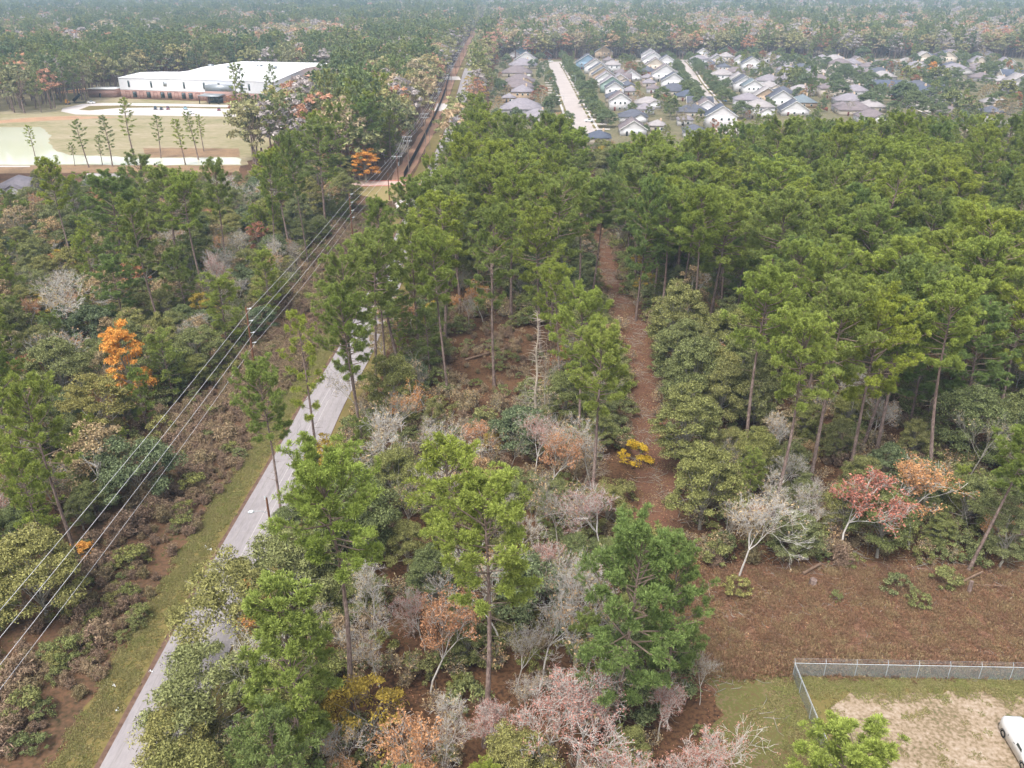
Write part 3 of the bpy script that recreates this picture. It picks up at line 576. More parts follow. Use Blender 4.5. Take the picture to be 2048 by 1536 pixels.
HERO = [  # kind, photograph x and y of the crown's tip, height, width factor, label
 ('pine_near', 545, 1185, 22, 1.0, 'bright green tufted pine filling the bottom left of centre'),
 ('pine_bright', 640, 925, 28, .95, 'tall pine with bright needles right of the road lamp'),
 ('pine_bright', 960, 990, 27, 1.0, 'pine with a visible long side limb and trunk, bottom centre'),
 ('pine_dark', 1250, 1055, 24, .95, 'broad dark green pine just left of the lower trail'),
 ('pine_dark', 1370, 1120, 19, .8, 'dark pine at the left edge of the mown clearing'),
 ('pine_low', 915, 885, 18, 1.1, 'fresh green young pine behind the big bottom centre pine'),
 ('pine_bright', 520, 742, 23, .8, 'bright light green pine standing against the pale road'),
 ('pine_slim', 600, 622, 26, .8, 'very slim pine whose trunk crosses the road in view'),
 ('pine', 690, 520, 28, .9, 'dark trunked pine leaning over the road with drooping boughs'),
 ('pine', 885, 480, 27, .85, 'pine left of the brown clearing with dense rounded top'),
 ('pine', 770, 410, 25, .85, 'pine beside the far bend of the road'),
 ('pine', 825, 450, 25, .85, 'open pine right of the far road'),
 ('pine', 985, 430, 30, .85, 'tall pine with a long straight trunk behind the brown clearing'),
 ('pine_bright', 1165, 362, 28, 1.0, 'bright yellow green pine at the head of the trail'),
 ('pine_bright', 1170, 585, 24, .95, 'bright rounded pine right of the dead snag'),
 ('pine', 1200, 680, 25, 1.0, 'light green pine with twin trunks left of the trail'),
 ('pine', 1085, 435, 26, .9, 'pine with spreading grey limbs left of the trail head'),
 ('pine_dark', 1290, 370, 28, .75, 'tall dark pine right of the trail head'),
 ('pine_bright', 1540, 555, 27, 1.0, 'pale green pine above the olive trees right of the trail'),
 ('pine_bright', 1605, 640, 28, .9, 'yellow green pine with three crown tiers above the clearing'),
 ('pine', 1690, 588, 29, .95, 'light pine with a pale leaning trunk above the clearing'),
 ('pine', 1830, 555, 28, 1.0, 'wide pine with a dark forked trunk, right side'),
 ('pine_bright', 1960, 590, 28, 1.0, 'light pine whose trunk leans left near the right edge'),
 ('pine_bright', 1800, 540, 28, .9, 'bright flat topped pine behind the wide forked pine'),
 ('pine', 2020, 860, 19, 1.05, 'pine at the right edge over the log pile'),
 ('pine_bright', 2010, 500, 28, 1.0, 'bright pine at the right edge of the wood'),
 ('pine_bright', 1745, 420, 27, 1.1, 'domed bright pine in the middle of the right wood'),
 ('pine_bright', 1615, 500, 25, .9, 'small bright crowned pine among darker pines'),
 ('pine_near', 1745, 1490, 15, 1.4, 'pine whose tufted top rises over the fenced yard'),
 ('pine_bright', 375, 362, 27, 1.0, 'bright spreading pine high on the left'),
 ('pine', 420, 335, 27, .8, 'pine with long trunk beyond the bright left pine'),
 ('pine', 590, 285, 30, .6, 'very tall bare stemmed pine at the edge of the wires corridor'),
 ('pine', 520, 320, 27, .7, 'tall pine left of the very tall bare stemmed pine'),
 ('pine', 100, 330, 26, .9, 'pine in front of the pond with leaning trunk'),
 ('pine', 60, 770, 24, .9, 'dark pine at the left edge below the orange tree'),
 ('pine', 270, 320, 24, .9, 'pine hiding the flat grey roof on the left'),
 ('pine', 862, 318, 24, .9, 'pine hiding the road just before the far bend'),
 ('pine', 905, 292, 24, .9, 'pine on the right of the far road, higher one'),
 ('pine', 842, 372, 24, .9, 'pine leaning over the far road, middle one'),
 ('pine', 752, 480, 26, .85, 'pine leaning over the road beyond the drooping one'),
 ('pine', 700, 600, 24, .8, 'light pine beside the road below the leaning ones'),
 ('oak_olive', 560, 1060, 11, 1.1, 'pale olive tree leaning over the road beside the lamp pole'),
 ('oak_olive', 440, 1120, 12, 1.05, 'pale olive tree overhanging the road, middle one of three'),
 ('oak_olive', 400, 1300, 11, 1.05, 'yellowish olive tree overhanging the road at the bottom'),
 ('oak_olive', 345, 1405, 8, 1.15, 'yellowish olive tree at the bottom edge hiding the road'),
 ('oak', 1370, 560, 16, 1.0, 'large olive green broadleaf tree right of the trail'),
 ('oak', 1400, 665, 15, .9, 'leafy green tree right of the trail below the large olive one'),
 ('oak', 1385, 770, 14, 1.0, 'leafy tree right of the trail facing the yellow bush'),
 ('oak', 1420, 880, 13, .95, 'dark leafy tree where the trail widens'),
 ('oak', 40, 1060, 12, 1.2, 'broad dark olive tree at the bottom left edge'),
 ('oak_olive', 165, 745, 12, 1.0, 'round olive tree with visible limbs left of the wires'),
 ('live_oak', 260, 870, 10, .9, 'dark round tree beside the wires corridor'),
 ('oak', 1790, 960, 11, .9, 'dark green tree between the red and the orange trees'),
 ('oak', 2040, 1010, 9, .8, 'dark green bush like tree at right edge of clearing'),
 ('yellow_tree', 645, 865, 8, 1.0, 'yellow and green tree beside the road in the middle'),
 ('yellow_bush', 1270, 882, 3.8, 1.0, 'bright yellow bush beside the trail'),
 ('yellow_tree', 725, 1350, 9, 1.0, 'yellow brown tree right of the bright bottom pine'),
 ('orange_bush', 155, 1085, 2.2, 1.1, 'small orange yellow bush under the wires'),
 ('autumn_orange', 727, 292, 12.5, 1.65, 'bright orange tree beside the side road'),
 ('autumn_orange', 247, 630, 17, .8, 'bright orange tree left of the wires'),
 ('thin_orange', 210, 765, 10, .6, 'narrow pink orange tree below the bright orange tree'),
 ('thin_red', 1722, 945, 12, 1.2, 'red leaved tree with white trunk by the clearing'),
 ('thin_orange', 1860, 930, 12, 1.25, 'orange leaved multi stemmed tree by the clearing'),
 ('bare_pink', 1215, 975, 10, 1.15, 'pale pinkish tree beside the trail above the dark pine'),
 ('bare_pink', 1110, 1060, 9, .9, 'white branched tree with few pink leaves left of the dark pine'),
 ('bare_white', 1085, 1165, 13, .8, 'white leafless tree with upswept limbs, bottom centre'),
 ('bare_pink', 1095, 1330, 12, 1.1, 'large frosty pink bare tree, left one of the bottom pair'),
 ('bare_pink', 1165, 1360, 11, 1.1, 'large frosty pink bare tree, right one of the bottom pair'),
 ('bare_pink', 1330, 1350, 8, 1.0, 'small white tree tipped with red leaves at the bottom'),
 ('bare_pink', 1390, 1450, 9, 1.3, 'wide pinkish bare tree at the bottom near the grass strip'),
 ('bare_pink', 1270, 1460, 9, 1.1, 'reddish bare tree at the bottom edge'),
 ('bare_white', 1412, 1315, 6, .6, 'small white bare tree between grass and clearing'),
 ('thin_orange', 850, 1190, 12, .9, 'orange tinged bare tree left of the bottom centre trunk'),
 ('thin_orange', 1090, 855, 11, .9, 'white stemmed tree with apricot leaves in the centre'),
 ('bare_white', 60, 545, 15, 1.15, 'large sprawling white bare tree on the left edge'),
 ('bare_grey', 435, 520, 14, .7, 'tall slender bare tree with tan top left of the pole'),
 ('bare_pink', 428, 502, 15, .55, 'slender tree with apricot top left of the pole'),
 ('bare_white', 1545, 925, 9, .9, 'white bare tree between trunks above the clearing'),
 ('bare_white', 1600, 945, 8.5, .8, 'second white bare tree between trunks above the clearing'),
 ('bare_grey', 1465, 1010, 7, .8, 'thin bare sapling left of the clearing with yellow leaves'),
 ('bare_white', 700, 1432, 8, .9, 'white bare tree at the bottom edge under the yellow brown tree'),
 ('bare_white', 880, 1395, 9, .9, 'white bare tree just left of the lowest centre trunk'),
 ('bare_white', 1030, 1240, 9, .8, 'slim white bare tree between the two big bottom pines'),
 ('bare_pink', 985, 1400, 8, 1.0, 'pinkish bare tree right of the lowest centre trunk'),
 ('bare_white', 740, 1120, 11, .8, 'white bare tree left of the bottom centre pine'),
 ('bare_white', 935, 585, 8, .7, 'small white bare tree left of the snag'),
 ('bare_white', 845, 830, 7, .9, 'small white bare tree in the dark undergrowth, centre'),
 ('tan_mid', 30, 395, 14, 1.0, 'golden brown tree on the left edge below the pond'),
 ('tan_mid', 90, 430, 13, 1.0, 'second golden brown tree below the pond'),
 ('autumn_rust', 200, 365, 13, 1.2, 'dark rust red tree in front of the flat grey roof'),
 ('autumn_rust', 1120, 690, 7, .9, 'small rust orange tree at the left foot of the bright pine'),
 ('oak_olive', 265, 450, 12, .9, 'yellowish olive tree below the bright left pine'),
 ('tan_mid', 1990, 420, 13, 1.1, 'pale tan broadleaf tree at the right edge of the wood'),
 ('tan_mid', 1990, 305, 14, 1.4, 'wide tan tree top at the right edge behind the wood'),
]
for (k, tx, ty, h, w, lb) in HERO: plant_top(k, tx, ty, h, w, lb)
FIELD = [(60, 250, 72, 320), (158, 240, 178, 335), (200, 232, 225, 333), (238, 196, 268, 312), (308, 230, 322, 316), (350, 237, 371, 330), (380, 224, 397, 320), (405, 230, 408, 303), (187, 270, 205, 330), (120, 285, 150, 332)]
FL = ['pine standing over the pond, leftmost of the field row', 'forked pine of the field row by the channel', 'pine third from the left in the field row', 'tallest pine of the field row', 'pine just right of the tallest in the field row',
      'pine left of the twin pines in the field row', 'left one of the twin field pines', 'right one of the twin field pines', 'thin sparse pine between the left field pines', 'leaning small pine beside the channel mouth']
for (tx, ty, bx, by), lb in zip(FIELD, FL):
    x, y = at(bx, by); z = CAMH - y * (SP + (ty - 768) / FPX * CP) / (CP - (ty - 768) / FPX * SP)
    plant('pine_slim', x, y, z, 1.35, lb, group='pines standing in the school field')
for i, (tx, ty) in enumerate([(478, 128), (487, 126), (548, 124), (540, 160), (470, 150), (560, 168)]):
    x, y = at(480 + (tx - 478) * 1.1, 246 - i); plant('pine_slim' if i < 4 else 'autumn_rust', x, y, (29, 28, 28, 23)[i] if i < 4 else 14, 1.05, ['tall left pine before the white building', 'second tall pine before the white building', 'tall right pine before the white building', 'leaning pine before the white building', 'rusty tree under the tall pines at the building', 'second rusty tree before the white building'][i])

# dead snag
sn = thing('dead_tree', 'tall dead grey snag with short stub branches', 'tree', at(1070, 850) + (0,))
g = Geo(); zs = np.linspace(0, 19, 14); pts = np.stack([.12 * np.sin(zs * .9) + zs * .012, .1 * np.sin(zs * .7), zs], 1); polyline(g, pts, np.linspace(.27, .05, 14), 7)
for i in range(120):
    z = rng.uniform(2.5, 18.8); a = rng.uniform(0, 6.28); L = rng.uniform(.5, 3.0) * (1.25 - z / 24); o = np.array([np.interp(z, zs, pts[:, 0]), np.interp(z, zs, pts[:, 1]), z]); m = o + np.array([math.cos(a), math.sin(a), .2]) * L * .6; e = m + np.array([math.cos(a + .5), math.sin(a + .5), rng.uniform(-.9, .5)]) * L * .5
    segs(g, [o, m], [m, e], [.045, .028], [.028, .012], 4)
part('trunk', g, noisy('dead_wood', [lin(160, 146, 130), lin(200, 188, 172)], 2, scale2=9), sn)

# ------------------------------------------------------------------ filling the woods
CLEAR = [  # outlines in the photograph where open land shows: nothing tall is let in front of them
 [(0, 1536), (0, 1330), (100, 1240), (170, 1120), (330, 960), (440, 800), (540, 700), (600, 600), (660, 500), (705, 430), (735, 400), (735, 360), (790, 350), (830, 280), (880, 170), (930, 60), (945, 60), (935, 110), (935, 205), (900, 275), (835, 345), (815, 400), (765, 430), (700, 480), (665, 560), (610, 660), (575, 780), (540, 880), (505, 1000), (470, 1080), (400, 1180), (340, 1290), (290, 1400), (270, 1536)],
 [(0, 240), (110, 205), (130, 150), (235, 120), (620, 118), (630, 180), (555, 230), (545, 280), (480, 335), (225, 352), (160, 352), (50, 335), (50, 380), (0, 382)],
 [(1430, 1190), (1560, 1150), (2048, 1190), (2048, 1536), (1500, 1536), (1440, 1400)],
 [(1185, 470), (1215, 470), (1262, 600), (1300, 690), (1290, 780), (1325, 930), (1365, 1060), (1400, 1150), (1350, 1130), (1300, 1050), (1285, 950), (1262, 880), (1270, 800), (1265, 690), (1225, 600)],
 [(965, 95), (2048, 80), (2048, 232), (1900, 240), (1700, 250), (1480, 240), (1400, 275), (1290, 280), (1180, 275), (1160, 262), (1130, 240), (1090, 228), (1010, 262), (985, 240)],
 [(935, 640), (1045, 600), (1060, 760), (1050, 830), (900, 830), (900, 700)],
]
HEROBOX = []
for (k, tx, ty, h, w, lb) in HERO:
    x_, y_ = at(tx, ty, h); r_ = {'pine': 3.2, 'oak': 2.6, 'live': 2.4, 'yell': 2.2}.get(k[:4], 2.3) * w * h / PH[k] * FPX / (y_ * CP + (CAMH - h) * SP)
    HEROBOX.append((tx, ty + r_ * 1.0, r_, r_ * (1.5 if k in ('autumn_orange', 'thin_orange', 'bare_white', 'bare_pink') else .95), y_))
    if k in ('thin_red',) or ty > 930 and k == 'thin_orange': HEROBOX.append((tx, ty + r_ * 2.4, r_ * 1.1, r_ * 2.3, y_))
def hides_hero(u, v, y):
    for (a, b, ru, rv, hy) in HEROBOX:
        if y < hy - 1 and ((u - a) / ru) ** 2 + ((v - b) / rv) ** 2 < 1: return True
    return False
def blocked(x, y, h, cb, r):
    d = math.hypot(x, y) or 1; rx, ry = -y / d * r, x / d * r
    for (zz, k) in ((h * .97, 0), (h * .8, 1), (h * .8, -1), (h * cb, 1), (h * cb, -1), (h * (cb + .8) / 2, 0)):
        u, v = pix(x + rx * k, y + ry * k, zz)
        for P in CLEAR:
            if inside(u, v, P): return True
        if hides_hero(u, v, y): return True
    return False
def open_ground(x, y):
    if road_left(y) - (18.5 if y < 300 else 13) - 2 * math.sin(y * .07) < x < road_left(y) + RW + 2.5: return True
    tx = float(np.interp(y, TR[:, 1], TR[:, 0]))
    if 58 < y < 235 and abs(x - tx) < 5.4 + .8 * math.sin(y * .3): return True
    if 28 < x < 130 and y < 79: return True
    if 16 < x <= 28 and y < 76: return True
    if ((x + 2) / 11) ** 2 + ((y - 141) / 17) ** 2 < 1: return True
    if -330 < x < -104 and 305 < y < 650 and not (x < -262 and y > 470): return True
    if x > -16 and y > 368 and y < 880 and x < 330 + (y - 372) * .8: return True
    return False
GRID = {}
def free(x, y, r):
    gx, gy = int(x // 8), int(y // 8)
    for i in (-1, 0, 1):
        for j in (-1, 0, 1):
            for (a, b, s) in GRID.get((gx + i, gy + j), ()):
                if (a - x) ** 2 + (b - y) ** 2 < ((r + s) / 2) ** 2: return False
    return True
def occupy(x, y, r): GRID.setdefault((int(x // 8), int(y // 8)), []).append((x, y, r))
for (x, y) in TREES: occupy(x, y, 4.2)
def pick(tab):
    r = rng.random() * sum(w for _, w in tab)
    for k, w in tab:
        r -= w
        if r <= 0: return k
    return tab[-1][0]
SPEC = {'pine': (20, 31, .5, 3.8, 6.2), 'pine_bright': (21, 30, .5, 3.8, 6.2), 'pine_dark': (16, 27, .35, 3.6, 6.0), 'pine_low': (10, 16, .25, 2.4, 4.2), 'pine_slim': (20, 26, .45, 2, 4.2), 'oak': (7, 14, .2, 3.6, 5.4), 'oak_olive': (7, 11, .2, 3.2, 5.2), 'live_oak': (5, 9, .2, 3, 5.2),
        'bare_white': (7, 13, .3, 2.4, 4.6), 'bare_grey': (6, 12, .3, 2.2, 4.2), 'bare_pink': (6, 10, .3, 2.4, 4.6), 'thin_orange': (6, 11, .3, 2, 4.4), 'thin_red': (4, 8, .3, 2, 4.4), 'autumn_orange': (7, 12, .3, 2.6, 5), 'autumn_rust': (7, 12, .3, 2.8, 5), 'yellow_tree': (4, 8, .3, 2.4, 4.5), 'tan_mid': (9, 14, .25, 3.8, 5.4)}
def mix_at(x, y):
    if x < -40:
        return [('pine', 22), ('pine_dark', 10), ('pine_low', 16), ('oak', 36), ('live_oak', 12), ('bare_white', 12), ('bare_grey', 8), ('oak_olive', 12), ('tan_mid', 14), ('autumn_rust', 2), ('thin_orange', 4)]
    if x < 20:
        if y < 100: return [('pine', 9), ('oak', 22), ('live_oak', 4), ('bare_white', 26), ('bare_grey', 24), ('bare_pink', 8), ('thin_orange', 9), ('yellow_tree', 3), ('pine_low', 5)]
        if y < 190: return [('pine', 44), ('pine_bright', 8), ('oak', 26), ('live_oak', 10), ('bare_grey', 12), ('yellow_tree', 4), ('thin_orange', 5), ('pine_low', 6), ('tan_mid', 6)]
        return [('pine', 64), ('pine_bright', 7), ('pine_dark', 10), ('oak', 14), ('bare_grey', 3), ('tan_mid', 4)]
    if y < 105: return [('pine', 16), ('oak', 44), ('live_oak', 14), ('bare_white', 10), ('thin_red', 2), ('bare_grey', 6)]
    if x < 45 and y < 150: return [('oak', 70), ('pine', 16), ('oak_olive', 8), ('bare_grey', 4)]
    return [('pine', 64), ('pine_bright', 14), ('pine_dark', 20), ('oak', 12), ('bare_grey', 3), ('tan_mid', 2)]
CAND = []
for _ in range(26000):
    y = math.sqrt(rng.uniform(38 ** 2, 395 ** 2)); x = rng.uniform(-.70, .70) * (y + 18)
    if y < 60 and x < 24 and rng.random() < .2: pass
    u, v = pix(x, y, 12)
    if u < -160 or u > 2210: continue
    if x < -60 and y > 312: continue
    if open_ground(x, y): continue
    k = pick(mix_at(x, y)); h0, h1, cb, rc, sp = SPEC[k]; h = rng.uniform(h0, h1); sp *= .92 if x > 26 and y > 110 else 1
    if not free(x, y, sp): continue
    if blocked(x, y, h, cb, rc * 1.05):
        k = pick([('oak', 3), ('tan_mid', 1), ('bare_grey', 2)]) ; h = rng.uniform(4, 7); sp = 3.4
        if blocked(x, y, h, .2, 1.8) or not free(x, y, sp): continue
        rc = 2
    occupy(x, y, sp); CAND.append((x, y, k, h))
for _ in range(9000):       # lower trees filling in between the tall ones
    y = math.sqrt(rng.uniform(38 ** 2, 260 ** 2)); x = rng.uniform(-.66, .66) * (y + 18)
    if open_ground(x, y): continue
    near = y < 135
    k = pick([('oak', 26), ('live_oak', 3), ('bare_grey', 20 if near else 3), ('bare_white', 16 if near else 2), ('thin_orange', 4), ('pine_low', 7), ('tan_mid', 8), ('oak_olive', 6), ('yellow_tree', 2), ('bare_pink', 4 if near else 0)])
    if -28 < x < 16 and y > 95 and rng.random() < .45: continue
    h = rng.uniform(4.5, 9.5); sp = 2.2 + h * .13
    if not free(x, y, sp - .9) or blocked(x, y, h, .2, 1.6): continue
    occupy(x, y, sp); CAND.append((x, y, k, h))
CAND.sort(key=lambda c: math.hypot(c[0], c[1]) / (1 + c[3] / 30))
STUFF = []
cnt = {}
LIM = dict(pine_tree=215, broadleaf_tree=130, bare_tree=220, autumn_tree=180, live_oak_tree=70)
for (x, y, k, h) in CAND:
    nm = NAME[k]; cnt[nm] = cnt.get(nm, 0) + 1
    if cnt[nm] <= LIM[nm]: plant(k, x, y, h, rng.uniform(.85, 1.4) if NAME[k] == 'pine_tree' and y > 110 else rng.uniform(.82, 1.12))
    else: STUFF.append((x, y, k, h))
print('wood trees', len(CAND), cnt, 'as mass', len(STUFF))

# ------------------------------------------------------------------ masses nobody could count (points with instanced plants)
def joined(kind, i):
    _, _, gt, gc = PROTO[kind][i]; g = Geo(); g.V += gt.V; g.T += gt.T; g.M += gt.M; g.A += gt.A; g.n = gt.n
    mats = [m for m in PROTO[kind][i][0].materials]
    if gc is not None:
        g.V += gc.V; g.T += [t + gt.n for t in gc.T]; g.M += [m + len(mats) for m in gc.M]; g.A += gc.A; g.n += gc.n; mats.append(PROTO[kind][i][1].materials[0])
    return g.mesh(kind, mats)
def mass(name, label, cat, protos, pts, kind='stuff'):
    """protos: list of meshes; pts: rows of x, y, z, rotation, scale, index"""
    pc = bpy.data.collections.new(name + '_kinds')
    for i, me in enumerate(protos):
        o = bpy.data.objects.new('plant_%03d' % i, me); pc.objects.link(o)
    order = sorted(range(len(protos)), key=lambda i: pc.objects[i].name)
    pts = np.array(pts, float); me = bpy.data.meshes.new(name); me.vertices.add(len(pts)); me.vertices.foreach_set('co', pts[:, :3].ravel())
    for nm, c, ty in (('rz', 3, 'FLOAT'), ('sc', 4, 'FLOAT'), ('ix', 5, 'INT')):
        a = me.attributes.new(nm, ty, 'POINT'); a.data.foreach_set('value', pts[:, c].astype(np.int32 if ty == 'INT' else np.float32))
    o = link(name, me); tag(o, label, cat, None, kind)
    ng = bpy.data.node_groups.new(name, 'GeometryNodeTree'); ng.interface.new_socket('Geometry', in_out='INPUT', socket_type='NodeSocketGeometry'); ng.interface.new_socket('Geometry', in_out='OUTPUT', socket_type='NodeSocketGeometry')
    N = ng.nodes; L = ng.links; gi = N.new('NodeGroupInput'); go = N.new('NodeGroupOutput'); ip = N.new('GeometryNodeInstanceOnPoints'); ci = N.new('GeometryNodeCollectionInfo')
    ci.inputs[0].default_value = pc; ci.inputs['Separate Children'].default_value = True; ci.inputs['Reset Children'].default_value = True
    def attr(nm, ty):
        a = N.new('GeometryNodeInputNamedAttribute'); a.data_type = ty; a.inputs['Name'].default_value = nm; return a.outputs['Attribute']
    L.new(gi.outputs[0], ip.inputs['Points']); L.new(ci.outputs[0], ip.inputs['Instance']); ip.inputs['Pick Instance'].default_value = True
    L.new(attr('ix', 'INT'), ip.inputs['Instance Index'])
    cx = N.new('ShaderNodeCombineXYZ'); L.new(attr('rz', 'FLOAT'), cx.inputs[2]); L.new(cx.outputs[0], ip.inputs['Rotation'])
    L.new(attr('sc', 'FLOAT'), ip.inputs['Scale']); L.new(ip.outputs[0], go.inputs[0])
    m = o.modifiers.new('plants', 'NODES'); m.node_group = ng; return o
if STUFF:
    kinds = sorted({(k) for _, _, k, _ in STUFF}); protos = []; idx = {}
    for k in kinds:
        for i in range(min(2, len(PROTO[k]))): idx[(k, i)] = len(protos); protos.append(joined(k, i))
    mass('wood_canopy', 'deeper pines and broadleaf trees of the woods massed behind the nearer ones', 'trees', protos,
         [(x, y, -.05, rng.uniform(0, 6.28), h / PH[k], idx[(k, int(rng.integers(min(2, len(PROTO[k])))))]) for x, y, k, h in STUFF])

# far woodland
def far_tree(kind, H, Rc):
    gt, gc = kind
    g = Geo(); g.V += gt.V; g.T += gt.T; g.M += gt.M; g.A += gt.A; g.n = gt.n
    g.V += gc.V; g.T += [t + gt.n for t in gc.T]; g.M += [m + 3 for m in gc.M]; g.A += gc.A; g.n += gc.n
    return g
far_protos = []; FARK = []
HZ = foliage
def fp(gt, gc, cm, tag_):
    far_protos.append(far_tree((gt, gc), 0, 0).mesh('far', [M['pine_bark'], M['pine_twig'], M['pine_bark'], cm])); FARK.append(tag_)
mf = {'pine': foliage('far_pine', [(.20, .26, .11, 1), (.27, .31, .12, 1), (.16, .22, .12, 1), (.31, .33, .12, 1)], .5),
      'broad': foliage('far_broadleaf', [(.31, .32, .15, 1), (.40, .37, .16, 1), (.25, .27, .15, 1), (.43, .36, .17, 1)], .5),
      'tan': foliage('far_tan', [(.52, .42, .27, 1), (.45, .39, .25, 1), (.56, .40, .25, 1)], .4),
      'rust': foliage('far_rust', [(.52, .29, .20, 1), (.56, .31, .19, 1), (.48, .29, .23, 1)], .4),
      'grey': foliage('far_grey', [(.52, .46, .44, 1), (.46, .41, .39, 1)], .4)}
for i in range(4): gt, gc = pine_geo(H=25, cb=.5, Rc=6.2, nb=26, sub=4, tf=2, blades=7, size=1.0, width=.30, dead=0, twigs=False); fp(gt, gc, mf['pine'], 'p')
for i in range(3): gt, gc = oak_geo(H=23, Rc=7.4, clumps=38, per=32, size=.5, base=.3); fp(gt, gc, mf['broad'], 'b')
for c in ('tan', 'rust', 'grey'):
    for i in range(2): gt, gc = oak_geo(H=24, Rc=7.0, clumps=32, per=30, size=.5, base=.35); fp(gt, gc, mf[c], c[0])
pi_ = [i for i, k in enumerate(FARK) if k == 'p']; bi_ = [i for i, k in enumerate(FARK) if k == 'b']; ai_ = [i for i, k in enumerate(FARK) if k in 'trg']
def far_ok(x, y):
    if road_left(y) - 12 < x < road_left(y) + RW + 5 and y < 2600: return False
    if -330 < x < -104 and y < 655 and not (x < -262 and y > 478): return False
    if x < -60 and y < 312: return False
    if x <= -104 and y < 478: return False
    if -20 < x < 380 + (y - 372) * .75 and y < 875: return False
    if open_ground(x, y): return False
    return True
from mathutils import noise as mn
fpts = []; seen = set()
d = 395.0
def fieldn(x, y, s): return mn.noise(Vector((x * s, y * s, 3.1)))
y = 300.0
while y < 8600:
    step = 9.2 * max(1.0, (y / 1100) ** .95)
    xw = .68 * y + 60
    x = -xw
    while x < xw:
        xx = x + rng.uniform(-.45, .45) * step; yy = y + rng.uniform(-.45, .45) * step
        x += step
        if not far_ok(xx, yy): continue
        a = fieldn(xx, yy, .006) + .6 * fieldn(xx, yy, .03)
        rr = rng.random()
        pa = .36 + .9 * max(-.1, a) + (.12 if xx > -60 else 0); pb = .38
        if yy < 760 and xx < -104: pa = .16
        i = rng.choice(ai_) if rr < pa else (rng.choice(bi_) if rr < pa + pb else rng.choice(pi_))
        if i in ai_ and rng.random() < .35: i = rng.choice(bi_)
        s = rng.uniform(.62, 1.22) * (step / 9.2) ** .75 * 1.08
        s = min(s, 2.6)
        fpts.append((xx, yy, 0 - (s - 1.1) * 14 if s > 1.1 else 0, rng.uniform(0, 6.28), s, i))
    y += step
print('far trees', len(fpts))
mass('far_woodland', 'endless mixed autumn woodland stretching behind the houses to the horizon', 'trees', far_protos, fpts)

# undergrowth on the woodland floor
ug = [joined('green_shrub', 0), joined('green_shrub', 1)]
gt, gc = bare_geo(H=2.6, levels=3, leaf=.8, lsize=.09, twig=.012, spread=.8); g = Geo(); g.V += gt.V; g.T += gt.T; g.M += gt.M; g.A += gt.A; g.n = gt.n; g.V += gc.V; g.T += [t + gt.n for t in gc.T]; g.M += [m + 1 for m in gc.M]; g.A += gc.A; ug.append(g.mesh('brush', [M['grey_bark'], M['tan_leaf']]))
ug.append(joined('dry_shrub', 0)); ug.append(joined('dry_shrub', 1)); ug.append(joined('green_shrub', 2))
up = []; YB = at(1270, 882, 3.8)
for _ in range(17000):
    y = math.sqrt(rng.uniform(36 ** 2, 250 ** 2)); x = rng.uniform(-.7, .7) * (y + 18)
    road = road_left(y) - 18 < x < road_left(y) + RW + 3
    tx = float(np.interp(y, TR[:, 1], TR[:, 0]))
    if math.hypot(x - YB[0], y - YB[1] + 4) < 6 or road or (y > 58 and abs(x - tx) < 2.3 + 1.1 * math.sin(y * 1.7)) or (x > 18 and y < 79): continue
    dens = fieldn(x, y, .06)
    inclear = ((x + 2) / 11) ** 2 + ((y - 141) / 17) ** 2 < 1
    if rng.random() > .72 + dens: continue
    i = int(rng.choice([0, 1, 5, 2, 3, 4], p=[.13, .13, .10, .34, .15, .15])) if not inclear else int(rng.choice([2, 3, 4, 0], p=[.4, .25, .2, .15]))
    up.append((x, y, -.05, rng.uniform(0, 6.28), rng.uniform(.4, 1.35) * (.6 if inclear else 1), i))
mass('undergrowth', 'tangled bushes and brush covering the woodland floor between the trunks', 'undergrowth', ug, up)

# scrub under the wires: the larger shrubs as things, the rest as one mass
ns = 0; sp_ = []
for _ in range(9500):
    y = math.sqrt(rng.uniform(36 ** 2, 330 ** 2)); rl = road_left(y); x = rl - rng.uniform(3.9, 20)
    dn = fieldn(x, y, .09) + .5 * fieldn(x, y, .3)
    if rng.random() > (.8 if y < 75 else .5 if y < 95 else .95) + 1.2 * dn: continue
    if y > 258: continue
    big = dn > .12 and rng.random() < .3
    sp_.append((x, y, -.04, rng.uniform(0, 6.28), rng.uniform(.35, .8) * (1.5 if big else 1), int(rng.choice([0, 1, 2, 3], p=[.4, .36, .2, .04] if y > 95 else [.36, .34, .14, .16]))))
big = sorted(sp_, key=lambda p: -p[4] / (1 + p[1] / 60))[:0]
mass('dry_brush', 'low brown brush and weeds covering the strip under the wires', 'brush', [joined('dry_shrub', 0), joined('dry_shrub', 1), joined('dry_shrub', 2), joined('green_shrub', 1)], sp_)
for i in range(60):
    if i < 26: y = rng.uniform(38, 66); o_ = rng.uniform(9, 19)
    elif i < 44: y = rng.uniform(66, 110); o_ = rng.uniform(7, 14)
    else: y = rng.uniform(120, 215); o_ = rng.uniform(7, 13)
    plant('dry_shrub', road_left(y) - o_, y, rng.uniform(1.6, 2.7), rng.uniform(1, 1.5))

